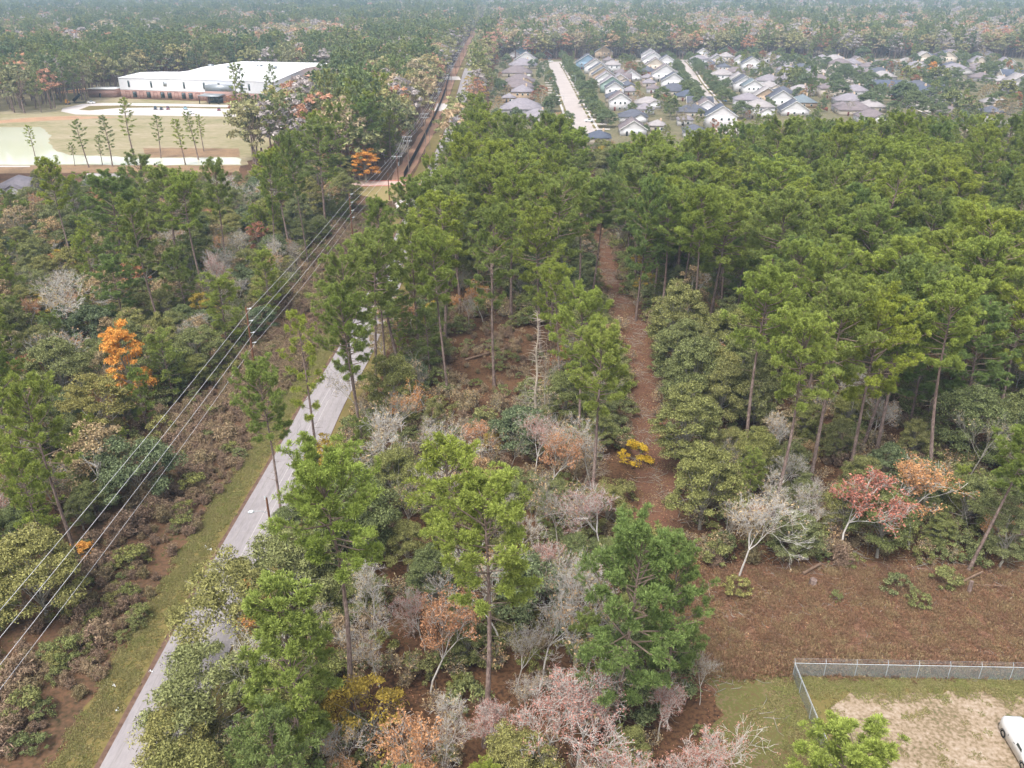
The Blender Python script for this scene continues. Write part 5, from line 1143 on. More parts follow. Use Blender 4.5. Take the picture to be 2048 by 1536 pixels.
HOUSES = [
 (1044, 230, 84, 1, 'h', 'grey', 'grey', 'long grey hipped bungalow, nearest on the left of the straight street'),
 (1075, 246, 60, 1, 'h', 'grey', 'grey', 'grey roofed wing house half hidden by pines left of the street'),
 (1045, 204, 42, 2, 'h', 'tan', 'grey', 'tan two storey house with grey pyramid roof'),
 (1018, 206, 26, 1, 'h', 'tan', 'grey', 'low porch house left of the tan two storey house'),
 (1037, 184, 62, 1, 'h', 'brown' if 0 else 'tan', 'brown', 'brown roofed bungalow behind the tan two storey house'),
 (1040, 172, 60, 1, 'h', 'tan', 'brown', 'second brown hipped bungalow behind the tan house'),
 (1034, 154, 60, 1, 'h', 'cream', 'brown', 'cream bungalow with a white side wall'),
 (1046, 138, 56, 1, 'h', 'cream', 'grey', 'cream bungalow near the top of the left row'),
 (1052, 127, 46, 1, 'g', 'white', 'grey', 'white gabled bungalow below the blue house'),
 (1044, 117, 34, 2, 'g', 'blue', 'navy', 'pale blue house at the top of the left row'),
 (1030, 117, 26, 1, 'g', 'white', 'pale', 'small white gable left of the blue house'),
 (1094, 116, 22, 1, 'g', 'brick', 'brown', 'brick house closing the end of the straight street'),
 (1176, 139, 46, 2, 'g', 'blue', 'dark', 'blue gabled house on the right of the street'),
 (1192, 148, 44, 2, 'g', 'white', 'brown', 'white gabled house just below the blue one'),
 (1201, 158, 44, 2, 'g', 'cream', 'dark', 'cream gabled house third in the right row'),
 (1207, 167, 44, 2, 'g', 'tan', 'dark', 'beige gabled house fourth in the right row'),
 (1213, 176, 42, 2, 'g', 'white', 'grey', 'white gabled house fifth in the right row'),
 (1224, 186, 44, 2, 'g', 'green', 'grey', 'sage green gabled house in the right row'),
 (1230, 196, 36, 2, 'g', 'white', 'dark', 'white gabled house below the sage one'),
 (1236, 206, 44, 1, 'h', 'cream', 'dark', 'low dark roofed house in the right row'),
 (1241, 222, 42, 2, 'g', 'white', 'brown', 'bluish white two storey gabled house above the slate roof'),
 (1268, 246, 56, 1, 'h', 'white', 'dark', 'wide slate hipped house behind the steep gabled one'),
 (1268, 272, 52, 1, 'g', 'white', 'brown', 'steep white gabled house nearest to the pines'),
 (1292, 230, 34, 1, 'h', 'white', 'grey', 'small white garage with pyramid roof'),
 (1317, 264, 32, 1, 'h', 'cream', 'pale', 'small pavilion roof right of the steep gabled house'),
 (1218, 128, 24, 1, 'h', 'grey', 'brown', 'brown garage roof behind the blue gabled house'),
 (1222, 138, 24, 1, 'h', 'grey', 'dark', 'dark garage roof right of the white gable'),
 (1243, 154, 26, 1, 'h', 'tan', 'brown', 'brown garage roof behind the cream gable'),
 (1250, 166, 28, 1, 'G', 'brick', 'brown', 'brown garage behind the beige gable'),
 (1256, 180, 28, 1, 'h', 'cream', 'dark', 'garage with dark pyramid roof behind the sage house'),
 (1262, 192, 28, 1, 'h', 'cream', 'grey', 'garage with grey roof behind the white gables'),
 (1209, 117, 36, 2, 'g', 'tan', 'navy', 'navy roofed brick house behind the right row'),
 (1242, 111, 24, 2, 'h', 'cream', 'pale', 'cream house right of the navy roofed brick house'),
 (1172, 113, 26, 1, 'g', 'cream', 'brown', 'brown gabled house behind street oaks at the top'),
 (1292, 114, 30, 2, 'g', 'white', 'grey', 'white house at the far end of the middle row'),
 (1302, 124, 36, 2, 'g', 'white', 'grey', 'second white gable of the middle row'),
 (1308, 134, 44, 2, 'g', 'white', 'grey', 'third white gable of the middle row'),
 (1312, 145, 40, 2, 'g', 'cream', 'brown', 'cream gable of the middle row'),
 (1296, 151, 34, 1, 'h', 'brick', 'dark', 'dark roofed brick bungalow in the middle row'),
 (1332, 164, 52, 2, 'g', 'white', 'brown', 'large white gable of the middle row'),
 (1348, 180, 46, 2, 'g', 'white', 'dark', 'white gable with dark roof at the low end of middle row'),
 (1297, 164, 24, 1, 'h', 'cream', 'grey', 'first small garage left of the middle row'),
 (1300, 175, 26, 1, 'h', 'cream', 'grey', 'second small garage left of the middle row'),
 (1308, 187, 26, 1, 'h', 'white', 'brown', 'third small garage left of the middle row'),
 (1350, 192, 60, 1, 'h', 'cream', 'dark', 'dark rounded hipped roof below the middle row'),
 (1380, 203, 50, 1, 'h', 'cream', 'navy', 'bluish hipped roof left of the tree lined street'),
 (1402, 217, 50, 1, 'G', 'tan', 'dark', 'beige house with broad dark roof'),
 (1416, 228, 48, 1, 'g', 'white', 'brown', 'white gabled house below the broad dark roof'),
 (1444, 257, 60, 2, 'g', 'white', 'navy', 'big white gabled house beside the pines'),
 (1391, 277, 42, 1, 'h', 'white', 'dark', 'small white garage nearest to the pines'),
 (1372, 252, 30, 1, 'h', 'white', 'grey', 'small grey roof behind the bare tree'),
 (1480, 176, 34, 2, 'g', 'white', 'pale', 'first white gable right of the tree lined street'),
 (1492, 184, 40, 2, 'g', 'white', 'dark', 'second white gable right of the tree lined street'),
 (1508, 192, 38, 2, 'g', 'white', 'teal', 'teal roofed gable right of the tree lined street'),
 (1534, 213, 48, 2, 'g', 'tan', 'pale', 'tan dormered house right of the tree lined street'),
 (1564, 220, 52, 2, 'g', 'white', 'dark', 'white slate roofed gable before the pines'),
 (1592, 232, 54, 1, 'g', 'white', 'dark', 'white low gable with slate roof before the pines'),
 (1543, 184, 40, 1, 'h', 'cream', 'pale', 'pale hipped roof behind the tan dormered house'),
 (1572, 197, 44, 1, 'h', 'cream', 'dark', 'slate hipped roof behind the slate gable'),
 (1612, 216, 48, 1, 'h', 'tan', 'teal', 'teal hipped roof by the stained fence'),
 (1456, 117, 38, 2, 'g', 'brick', 'navy', 'navy roofed house with brick gable at the top'),
 (1362, 110, 22, 2, 'h', 'white', 'grey', 'small pale house left at the far street end'),
 (1408, 118, 26, 2, 'g', 'white', 'grey', 'white house between street oaks at the top'),
 (1449, 141, 26, 1, 'h', 'white', 'dark', 'white house with small dark pyramid roof'),
 (1472, 152, 40, 1, 'h', 'cream', 'brown', 'grey hipped bungalow above the first white gable'),
 (1545, 124, 34, 1, 'g', 'white', 'grey', 'long pale roof behind the large green tree'),
 (1566, 138, 40, 1, 'h', 'cream', 'grey', 'grey hipped bungalow below the cul de sac'),
 (1641, 112, 44, 2, 'h', 'cream', 'brown', 'large cream hipped house on the cul de sac'),
 (1678, 110, 28, 1, 'h', 'tan', 'brown', 'bungalow right of the large cream house'),
 (1673, 136, 50, 2, 'h', 'cream', 'pale', 'cream two storey house with pale hipped roof'),
 (1644, 176, 30, 2, 'h', 'cream', 'brown', 'brown roofed house behind the dark pine'),
 (1671, 197, 54, 2, 'h', 'cream', 'brown', 'cream two storey house with dark pyramid roof, centre right'),
 (1704, 212, 56, 1, 'h', 'grey', 'grey', 'grey low roofs right of the pyramid roofed house'),
 (1690, 226, 34, 1, 'h', 'white', 'brown', 'brown roof at the pine edge'),
 (1765, 106, 46, 2, 'h', 'tan', 'brown', 'large hipped house high on the right'),
 (1803, 111, 30, 1, 'h', 'tan', 'brown', 'bungalow right of the large hipped house'),
 (1721, 112, 20, 1, 'G', 'white', 'navy', 'small house with bright navy roof'),
 (1718, 130, 28, 1, 'g', 'tan', 'brown', 'brown gabled house below the small navy roof'),
 (1733, 156, 42, 1, 'h', 'cream', 'brown', 'arched window house with brown hipped roof'),
 (1710, 148, 40, 1, 'h', 'cream', 'grey', 'grey bungalow left of the arched window house'),
 (1785, 186, 64, 1, 'G', 'brick', 'navy', 'brick house with long navy roof left of the white one'),
 (1818, 204, 40, 1, 'g', 'brick', 'navy', 'brick gabled wing left of the white navy roofed house'),
 (1850, 205, 44, 2, 'h', 'white', 'navy', 'tall white house with navy hipped roof on the right'),
 (1886, 188, 44, 1, 'h', 'tan', 'dark', 'dark hipped house behind the white navy roofed one'),
 (1905, 124, 50, 2, 'h', 'cream', 'brown', 'bright cream two storey house on the right'),
 (1918, 150, 60, 1, 'h', 'grey', 'grey', 'wide grey hipped roofs on the right'),
 (1960, 145, 44, 1, 'h', 'cream', 'brown', 'brown bungalow right of the wide grey roofs'),
 (1975, 116, 40, 1, 'h', 'cream', 'grey', 'grey bungalow high at the right'),
 (1998, 152, 60, 1, 'h', 'white', 'pale', 'pale roofed bungalow near the right edge'),
 (2034, 160, 50, 1, 'G', 'cream', 'navy', 'long navy roof at the right edge'),
 (2008, 218, 60, 1, 'h', 'cream', 'pale', 'cream bungalow with pale roof at the right edge'),
 (1990, 236, 36, 1, 'h', 'tan', 'dark', 'small dark roof below the pale roofed bungalow'),
 (1716, 232, 66, 1, 'h', 'cream', 'brown', 'large brown hipped bungalow against the pines'),
 (1748, 246, 56, 1, 'h', 'white', 'brown', 'brown rounded roof house partly behind the lone pine'),
 (1905, 238, 44, 1, 'h', 'tan', 'brown', 'brown bungalow behind the right olive trees'),
 (1912, 101, 26, 1, 'g', 'white', 'pale', 'small white house among far trees on the right'),
 (2025, 100, 40, 1, 'h', 'cream', 'grey', 'far grey bungalow at the right edge'),
 (1850, 118, 30, 1, 'h', 'tan', 'brown', 'bungalow behind the big round tree'),
 (1985, 262, 46, 1, 'h', 'cream', 'grey', 'grey roof behind the right forest edge'),
 (2044, 276, 40, 1, 'h', 'cream', 'brown', 'brown roof cut by the right edge above the pines'),
 (1200, 290, 44, 1, 'h', 'cream', 'navy', 'bluish roof showing between the pines below the street'),
 (24, 394, 64, 1, 'h', 'white', 'grey', 'white house with grey hipped roof below the pond'),
 (200, 392, 62, 1, 'G', 'tan', 'pale', 'long pale roofed house behind the left pines'),
]
for i, h in enumerate(HOUSES): house(*h, garage=(i % 3 == 0), two=(i % 4 == 1 and h[4] != 'g'))

# the long white metal building
BA = np.array(at(244, 197)); BB = np.array(at(552, 207)); bl = np.linalg.norm(BB - BA); ya = math.atan2(*(BB - BA)[::-1])
t = thing('school_building', 'long white metal roofed building with brick base and curved left roof', 'building', (BA[0], BA[1], 0), ya)
g = Geo(); HB, HE, HR = 5.4, 12.4, 15.2; D1, D2 = 46, 84
box(g, 0, 0, 0, bl, D2, HB); part('brick_base', g, M['brick'], t)
xl = [0, 21, 24, 27, 30, 33, 38, bl]; zt = [HE - .3, HE - .1, HE + .5, HE + 1.5, HE + 2.6, HE + 3.5, HE + 4.2, HE + 4.2]
g = Geo(); V = []; 
for x, z in zip(xl, zt):
    back = D1 if x < 24 else D2; zr = HE + (z - HE) if x > 24 else HE + .6
    V += [(x, -.12, HB), (x, -.12, HE), (x, back * .5, max(HE + 1.2, z)), (x, back, z), (x, back, HB)]
n = len(xl); Q = []
for i in range(n - 1): Q += [(i * 5, (i + 1) * 5, (i + 1) * 5 + 1, i * 5 + 1), (i * 5 + 3, (i + 1) * 5 + 3, (i + 1) * 5 + 4, i * 5 + 4)]
Q += [(0, 1, 2, 3, 4), tuple((n - 1) * 5 + k for k in (4, 3, 2, 1, 0))]
quads(g, V, Q); part('upper_wall', g, M['white_metal'], t)
g = Geo(); V2 = [(x + (-.4 if i == 0 else (.4 if i == n - 1 else 0)), yy, zz) for i, x in enumerate(xl) for (yy, zz) in ((-.5, HE + .05), ((D1 if x < 24 else D2) * .5, max(HE + 1.2, zt[i]) + .15), ((D1 if x < 24 else D2) + .3, zt[i] + .15))]
Q = []
for i in range(n - 1):
    for k in (0, 1): Q.append((i * 3 + k, (i + 1) * 3 + k, (i + 1) * 3 + k + 1, i * 3 + k + 1))
quads(g, V2, Q); part('roof', g, M['white_roof'], t)
for fx in (.065, .215, .43, .56, .655, .80, .845, .945):
    x = bl * (fx if fx < .7 else fx); g = Geo(); box(g, x - .65, -.2, 7.0, x + .65, -.1, 10.9); f = part('window', g, M['dark'], t); g = Geo(); box(g, x - .5, -.24, 7.2, x + .5, -.19, 10.7); part('pane', g, M['glass'], f)
g = Geo(); box(g, bl * .295, -.2, 8.0, bl * .31 + .8, -.1, 10.8); part('vent', g, M['grey_metal'], t)
for k in range(20):
    x = 5 + k * (bl - 8) / 20
    if bl * .57 < x < bl * .74: continue
    if k in (1, 3, 5, 6, 8, 9, 15, 17):
        g = Geo(); box(g, x - 1.3, -.14, 1.0, x + 1.5, -.02, 4.6); f = part('window', g, M['dark'], t); g = Geo(); box(g, x - 1.1, -.18, 1.2, x + .1, -.13, 4.4); part('pane', g, M['glass'], f)
    else:
        g = Geo()
        for (a, b, c, e) in ((x - 1.5, .9, x + 1.5, 1.1), (x - 1.5, 4.4, x + 1.5, 4.6), (x - 1.5, 1.1, x - 1.3, 4.4), (x + 1.3, 1.1, x + 1.5, 4.4)): box(g, a, -.08, b, c, -.02, e)
        part('brick_panel', g, M['brick_dark'], t)
x0 = bl * .605; g = Geo(); box(g, x0 - 1.5, -5, 0, x0 + 15, -.2, HB + 1.2); part('entrance_block', g, M['brick'], t)
g = Geo(); box(g, x0 - 1.5, -5.02, HB + 1.2, x0 + 15, -.2, HB + 4.6); part('louvre_screen', g, M['grey_metal'], t)
g = Geo(); quads(g, [(x0 - 2, -13, 4.4), (x0 + 12, -13, 4.4), (x0 + 12, -5.1, 5.0), (x0 - 2, -5.1, 5.0), (x0 - 2, -13, 4.7), (x0 + 12, -13, 4.7), (x0 + 12, -5.1, 5.3), (x0 - 2, -5.1, 5.3)], [(0, 3, 2, 1), (4, 5, 6, 7), (0, 1, 5, 4), (1, 2, 6, 5), (3, 0, 4, 7)]); part('canopy', g, M['grey_metal'], t)
for xx in (x0 - 1.5, x0 + 5, x0 + 11.5): g = Geo(); box(g, xx - .2, -12.6, 0, xx + .2, -12.2, 4.4); part('canopy_post', g, M['dark'], t)
g = Geo(); box(g, x0 + 1, -5.2, 0, x0 + 10, -5.05, 3.6); part('entrance_door', g, M['glass'], t)
g = Geo(); quads(g, [(bl - 1, D2 * .45, 12.6), (bl + 16, D2 * .45, 11.2), (bl + 16, D2, 11.2), (bl - 1, D2, 12.6), (bl - 1, D2 * .45, 12.9), (bl + 16, D2 * .45, 11.5), (bl + 16, D2, 11.5), (bl - 1, D2, 12.9)], [(0, 3, 2, 1), (4, 5, 6, 7), (0, 1, 5, 4), (1, 2, 6, 5)]); part('side_canopy', g, M['bronze'], t)
for yy in np.linspace(D2 * .47, D2 - 1, 6): g = Geo(); box(g, bl + 15.3, yy - .2, 0, bl + 15.7, yy + .2, 11.3); part('canopy_post', g, M['dark'], t)
for i, (a, b) in enumerate(((.35, .5), (.52, .42), (.66, .55), (.8, .45))):
    g = Geo(); box(g, bl * a, D2 * b, HR, bl * a + 3, D2 * b + 2.4, HR + 2.6); part('rooftop_unit', g, M['grey_metal'], t)
# brick shed, shade canopy, play equipment, trailer
x, y = at(204, 195); t = thing('brick_shed', 'pink brick shed with white flat roof left of the white building', 'shed', (x, y, 0), -.12)
g = Geo(); box(g, -9, 0, 0, 9, 12, 5.0); part('wall', g, M['brick'], t); g = Geo(); box(g, -9.4, -.4, 5.0, 9.4, 12.4, 5.3); part('roof', g, M['white_roof'], t); g = Geo(); box(g, -1.6, -.06, 0, -.4, .02, 2.6); part('door', g, M['dark'], t)
g = Geo(); box(g, 6, 9, 5.32, 18, 13, 5.6); part('link_canopy', g, M['grey_metal'], t)
x, y = at(155, 183); t = thing('shade_canopy', 'white peaked shade canopy over the playground', 'canopy', (x, y, 0))
g = Geo(); quads(g, [(-6.5, -6.5, 8), (6.5, -6.5, 8), (6.5, 6.5, 8), (-6.5, 6.5, 8), (0, 0, 10.4)], [(0, 1, 4), (1, 2, 4), (2, 3, 4), (3, 0, 4)]); part('cloth', g, M['shade_cloth'], t)
for a, b in ((-6, -6), (6, -6), (6, 6), (-6, 6)): g = Geo(); segs(g, [(a, b, 0)], [(a, b, 8)], .12, .12, 8); part('post', g, M['dark'], t)
t = thing('play_structure', 'green climbing frame with slide under the shade canopy', 'playground', (x - 1, y - 1, 0))
g = Geo(); box(g, 0, 0, 2.0, 3, 3, 2.2); box(g, .1, .1, 3.9, 2.9, 2.9, 4.1); box(g, -6, 0, 1.4, -2.5, 2.5, 1.6); part('deck', g, M['green_plastic'], t)
for a, b in ((0, 0), (3, 0), (3, 3), (0, 3)): g = Geo(); segs(g, [(a, b, 0)], [(a, b, 4)], .09, .09, 6); part('post', g, M['brick_dark'], t)
for a, b in ((-6, 0), (-2.5, 0), (-2.5, 2.5), (-6, 2.5)): g = Geo(); segs(g, [(a, b, 0)], [(a, b, 2.4)], .08, .08, 6); part('post', g, M['green_plastic'], t)
g = Geo(); quads(g, [(3, .8, 2.1), (3, 1.8, 2.1), (7, 1.8, .3), (7, .8, .3), (3, .8, 2.3), (3, 1.8, 2.3), (7, 1.8, .5), (7, .8, .5)], [(4, 7, 6, 5), (0, 4, 5, 1), (0, 3, 7, 4), (1, 5, 6, 2), (3, 2, 6, 7)]); part('slide', g, M['brick_dark'], t)
x, y = at(150, 207); t = thing('tipping_trailer', 'black tipping trailer raised beside the kerb', 'trailer', (x, y, 0), .2)
g = Geo(); quads(g, [(0, -1.1, 1), (0, 1.1, 1), (4.2, 1.1, 4.6), (4.2, -1.1, 4.6), (-1, -1.1, 2.1), (-1, 1.1, 2.1), (3.2, 1.1, 5.7), (3.2, -1.1, 5.7)], [(0, 1, 2, 3), (0, 3, 7, 4), (1, 5, 6, 2), (3, 2, 6, 7), (0, 4, 5, 1)]); part('tipper_body', g, M['dark'], t)
g = Geo(); box(g, -1, -.9, .6, 6, .9, .85); part('chassis', g, M['dark'], t)
for a in (-1.0, 1.0): 
    for b in (.8, 1.8): g = Geo(); segs(g, [(b, a - .12, .4)], [(b, a + .12, .4)], .4, .4, 12); part('wheel', g, M['tyre'], t)
x, y = at(136, 209); t = thing('mini_excavator', 'small yellow excavator left of the tipping trailer', 'excavator', (x, y, 0))
g = Geo(); box(g, -1, -1.4, .1, -.5, 1.4, .8); box(g, .5, -1.4, .1, 1, 1.4, .8); part('tracks', g, M['dark'], t); g = Geo(); box(g, -.9, -.9, .85, .9, 1.1, 1.8); box(g, -.8, -.6, 1.8, .2, .6, 2.9); part('cab', g, M['orange_metal'], t)
g = Geo(); polyline(g, [(.5, -.8, 1.4), (.8, -2.6, 3.4), (.9, -4.0, 2.6), (.9, -4.4, 1.2)], [.18, .16, .13, .1], 6); part('arm', g, M['orange_metal'], t)
for i, (u, v, w_) in enumerate([(1000, 70, 30), (1620, 84, 40), (1390, 102, 18), (1640, 96, 30), (985, 8, 40)]):
    x, y = at(u, v); depth = y * CP; w2 = w_ / FPX * depth; t = thing('far_building', ['white roofed far building beyond the poles', 'far white carport building at the top right', 'tiny pale house in trees at the top', 'far tan roofed building behind the cul de sac', 'pale strip building on the horizon above the poles'][i], 'building', (x, y, 0))
    g = Geo(); box(g, -w2 / 2, 0, 0, w2 / 2, w2 * .5, 5 + (7 if v < 80 else 0)); part('wall', g, WALL['cream'], t); g = Geo(); zt_ = 5 + (7 if v < 80 else 0); quads(g, [(-w2 / 2 - .5, -.5, zt_), (w2 / 2 + .5, -.5, zt_), (w2 / 2 + .5, w2 * .5 + .5, zt_), (-w2 / 2 - .5, w2 * .5 + .5, zt_), (-w2 / 2 - .5, w2 * .25, zt_ + 2.2), (w2 / 2 + .5, w2 * .25, zt_ + 2.2)], [(0, 3, 2, 1), (0, 1, 5, 4), (2, 3, 4, 5), (0, 4, 3), (1, 2, 5)]); part('roof', g, M['white_roof'], t)

# neighbourhood trees
NT = [ # kind, tip x, tip y, height, width
 ('live_oak', 1105, 186, 10, 1.0), ('autumn_rust', 1088, 168, 10, 1.25), ('autumn_rust', 1070, 178, 8, 1.1), ('live_oak', 1062, 118, 8, .8), ('live_oak', 1085, 104, 8, .9), ('autumn_orange', 1067, 90, 11, .8), ('live_oak', 1073, 160, 7, .7), ('live_oak', 1078, 145, 6, .7), ('live_oak', 1079, 133, 6, .7), ('live_oak', 1082, 124, 6, .7),
 ('autumn_rust', 1262, 120, 13, 1.2), ('broad_mid', 1246, 105, 13, .9), ('autumn_orange', 1265, 93, 9, .9), ('bare_pink', 1280, 160, 10, 1.2), ('tan_mid', 1276, 178, 8, .9), ('bare_pink', 1262, 190, 8, 1.0), ('broad_mid', 1345, 188, 13, .95), ('autumn_rust', 1330, 186, 8, .9), ('oak_olive', 1335, 245, 7, .7),
 ('bare_grey', 1372, 208, 10, 1.2), ('bare_grey', 1385, 200, 9, 1.0), ('broad_mid', 1402, 215, 10, .7), ('bare_grey', 1498, 215, 8, 1.0), ('broad_mid', 1512, 98, 16, 1.1), ('broad_mid', 1530, 120, 13, 1.0), ('broad_mid', 1575, 130, 15, 1.1), ('broad_mid', 1596, 128, 15, 1.0), ('pine_dark', 1626, 136, 19, .7), ('tan_mid', 1577, 168, 7, .7),
 ('tan_mid', 1660, 172, 9, .9), ('broad_mid', 1425, 100, 13, .8), ('broad_mid', 1440, 110, 12, .8), ('tan_mid', 1462, 114, 8, 1.0), ('autumn_rust', 1465, 118, 7, .9), ('live_oak', 1665, 95, 10, .9), ('live_oak', 1655, 115, 9, 1.1), ('live_oak', 1690, 126, 9, .9), ('live_oak', 1572, 106, 9, 1.1), ('live_oak', 1698, 134, 9, 1.0), ('live_oak', 1745, 142, 10, 1.1), ('live_oak', 1722, 158, 8, 1.1),
 ('live_oak', 1745, 183, 10, 1.5), ('live_oak', 1790, 200, 7, 1.1), ('tan_mid', 1785, 160, 10, .6), ('broad_mid', 1848, 84, 16, 1.3), ('broad_mid', 1885, 126, 17, 1.3), ('autumn_orange', 1868, 120, 12, 1.0), ('autumn_rust', 1770, 116, 12, .8), ('tan_mid', 1795, 118, 12, 1.0), ('broad_mid', 1815, 128, 13, 1.0), ('broad_mid', 1715, 86, 13, .9), ('broad_mid', 1915, 96, 13, 1.0),
 ('broad_mid', 1965, 122, 12, 1.1), ('tan_mid', 1965, 96, 12, 1.1), ('tan_mid', 1990, 104, 11, 1.1), ('live_oak', 1905, 140, 9, 1.1), ('live_oak', 1940, 158, 10, 1.1), ('live_oak', 1978, 146, 9, 1.1), ('live_oak', 1985, 162, 8, .9), ('broad_mid', 1908, 175, 15, 1.1), ('broad_mid', 1945, 188, 14, 1.2), ('broad_mid', 2020, 152, 15, 1.1), ('broad_mid', 1960, 200, 10, .9), ('autumn_rust', 2040, 180, 12, .9),
 ('oak_olive', 1015, 105, 9, 1.0), ('tan_mid', 985, 95, 14, 1.0), ('oak_olive', 988, 92, 13, .9), ('broad_mid', 978, 135, 15, 1.0), ('tan_mid', 985, 160, 9, .9), ('tan_mid', 995, 190, 9, 1.0), ('yellow_tree', 938, 150, 13, 1.0), ('yellow_tree', 965, 165, 11, .8), ('broad_mid', 930, 175, 15, 1.0), ('broad_mid', 962, 182, 13, .9), ('autumn_rust', 965, 212, 8, 1.1), ('tan_mid', 945, 60, 12, .8),
 ('autumn_rust', 840, 140, 13, 1.0), ('tan_mid', 718, 148, 15, 1.2), ('autumn_rust', 735, 198, 11, .8), ('yellow_tree', 1205, 288, 9, .8), ('tan_mid', 1215, 292, 8, .8), ('live_oak', 1292, 248, 5, .8), ('tan_mid', 1015, 165, 8, .9), ('live_oak', 1875, 232, 9, 1.3), ('tan_mid', 1660, 110, 7, .7), ('pine', 1798, 222, 20, 1.0), ('bare_grey', 1705, 200, 9, 1.0), ('live_oak', 1540, 200, 8, 1.0), ('live_oak', 1447, 158, 9, .9),
]
for k, tx, ty, h, w in NT: plant_top(k, tx, ty, h, w)
def row(C, off, y0, y1, step, h=(7.5, 10), w=(.85, 1.1)):
    y = y0
    while y < y1:
        x = float(np.interp(y, C[:, 1], C[:, 0])); hh = rng.uniform(*h) * rng.choice([.75, 1, 1.1]); plant('live_oak', x + off + rng.normal(0, 1.0), y, hh, rng.uniform(*w)); y += step * rng.uniform(.75, 1.6)
row(SA, 10.3, 428, 800, 11); row(SA, -8.5, 560, 800, 22, (5, 6.5), (.7, .9)); row(SB, -9, 500, 860, 12); row(SB, 9, 520, 860, 17, (7, 9)); row(SCc, -9, 430, 860, 22); row(SCc, 9, 440, 860, 24)
HB_ = [(at(h[0], h[1]), h[2]) for h in HOUSES]
nh = 0
for _ in range(6000):
    x = rng.uniform(60, 420); y = rng.uniform(430, 850)
    if x > 330 + (y - 372) * .7: continue
    if any(abs(x - float(np.interp(y, C[:, 1], C[:, 0]))) < 13 for C in (SA, SB, SCc)) or abs(y - float(np.interp(x, SE[:, 0], SE[:, 1]))) < 12 and x > 225 or abs(y - 852) < 14: continue
    wpx = rng.uniform(13, 18) * FPX / (y * CP + CAMH * SP)
    if any(math.hypot(x - a[0], (y - a[1])) < 7.5 + w / FPX * (a[1] * CP + CAMH * SP) * .5 for a, w in HB_): continue
    u, v = pix(x, y, 0); st = int(rng.choice([1, 1, 2])); wc = str(rng.choice(['cream', 'grey', 'white', 'white', 'cream'])); rc_ = str(rng.choice(['grey', 'brown', 'dark', 'pale', 'grey']))
    HB_.append(((x, y), wpx)); t = house(u, v, wpx, st, 'h' if rng.random() < .7 else 'g', wc, rc_, None, two=rng.random() < .3)
    t['category'] = 'house'; AUTO.append((t, '%s %s house with %s roof' % (wc, 'two storey' if st == 2 else 'single storey', rc_), u, v - 10)); nh += 1
    if nh >= 75: break
print('extra houses', nh)
def no_house(x, y): return not any(abs(x - a[0]) < w / FPX * (a[1] * CP + CAMH * SP) * .5 + 2 and -3 < y - a[1] < 16 for a, w in HB_)
nn = 0
for _ in range(9000):
    x = rng.uniform(-14, 420); y = rng.uniform(395, 870)
    if x > 330 + (y - 372) * .7 or not free(x, y, 5.0): continue
    if any(abs(x - float(np.interp(y, C[:, 1], C[:, 0]))) < 8 for C in (SA, SB, SCc)): continue
    if any(abs(x - a[0]) < w / FPX * (a[1] * CP + CAMH * SP) * .5 + 2.2 and -3 < y - a[1] < 17 for a, w in HB_): continue
    h = rng.uniform(5, 10) if x < 190 else rng.uniform(7, 14); u, v = pix(x, y, h)
    # keep the bright house fronts open: skip trees standing right before one
    if any(abs(u - hh[0]) < hh[2] * .4 and hh[1] - 16 < v < hh[1] + 4 and y < at(hh[0], hh[1])[1] for hh in HOUSES): continue
    occupy(x, y, 5.0); plant(pick([('broad_mid', 3), ('live_oak', 6), ('tan_mid', 2), ('bare_grey', 1), ('autumn_rust', 1), ('pine_low', 1.6)]), x, y, h, rng.uniform(.7, 1.1)); nn += 1
    if nn >= 370: break
print('garden trees', nn)
# street lamps
for (u, v, lb) in ((1150, 180, 'tall curved lamp among oaks on the straight street'), (1313, 122, 'curved lamp at the far end of the tree lined street'), (1813, 220, 'pale lamp pole beside the white navy roofed house'), (1127, 226, 'thin lamp pole on the left of the street')):
    x, y = at(u, v); t = thing('street_lamp', lb, 'street lamp', (x, y, 0), 0, 'street lamps'); g = Geo(); polyline(g, [(0, 0, 0), (0, 0, 8), (-.3, 0, 9), (-1.2, 0, 9.4), (-2, 0, 9.3)], [.14, .1, .08, .07, .06], 6); part('shaft', g, M['galv'], t); g = Geo(); box(g, -2.7, -.2, 9.15, -1.9, .2, 9.35); part('lamp_head', g, M['lamp_glass'], t)
# garden fences
for i, (u0, v0, u1, v1, m, lb) in enumerate([(1292, 252, 1333, 254, 'fence_wood', 'grey board fence behind the steep white gabled house'), (1297, 172, 1322, 184, 'fence_red', 'red stained fence between the middle row garages'), (1622, 210, 1655, 222, 'fence_red', 'red stained fence right of the teal roof'), (1650, 108, 1600, 112, 'fence_red', 'brick coloured fence on the cul de sac'), (1590, 198, 1622, 194, 'fence_wood', 'weathered fence behind the dark pine')]):
    a = np.array(at(u0, v0)); b = np.array(at(u1, v1)); L = np.linalg.norm(b - a); ang = math.atan2(*(b - a)[::-1]); t = thing('board_fence', lb, 'fence', (a[0], a[1], 0), ang); g = Geo()
    for k in range(int(L / .16)): box(g, k * .16, 0, .05, k * .16 + .14, .03, 1.8 + .03 * (k % 3))
    part('boards', g, M[m], t); g = Geo(); box(g, 0, .04, .5, L, .1, .6); box(g, 0, .04, 1.4, L, .1, 1.5); part('rails', g, M[m], t)

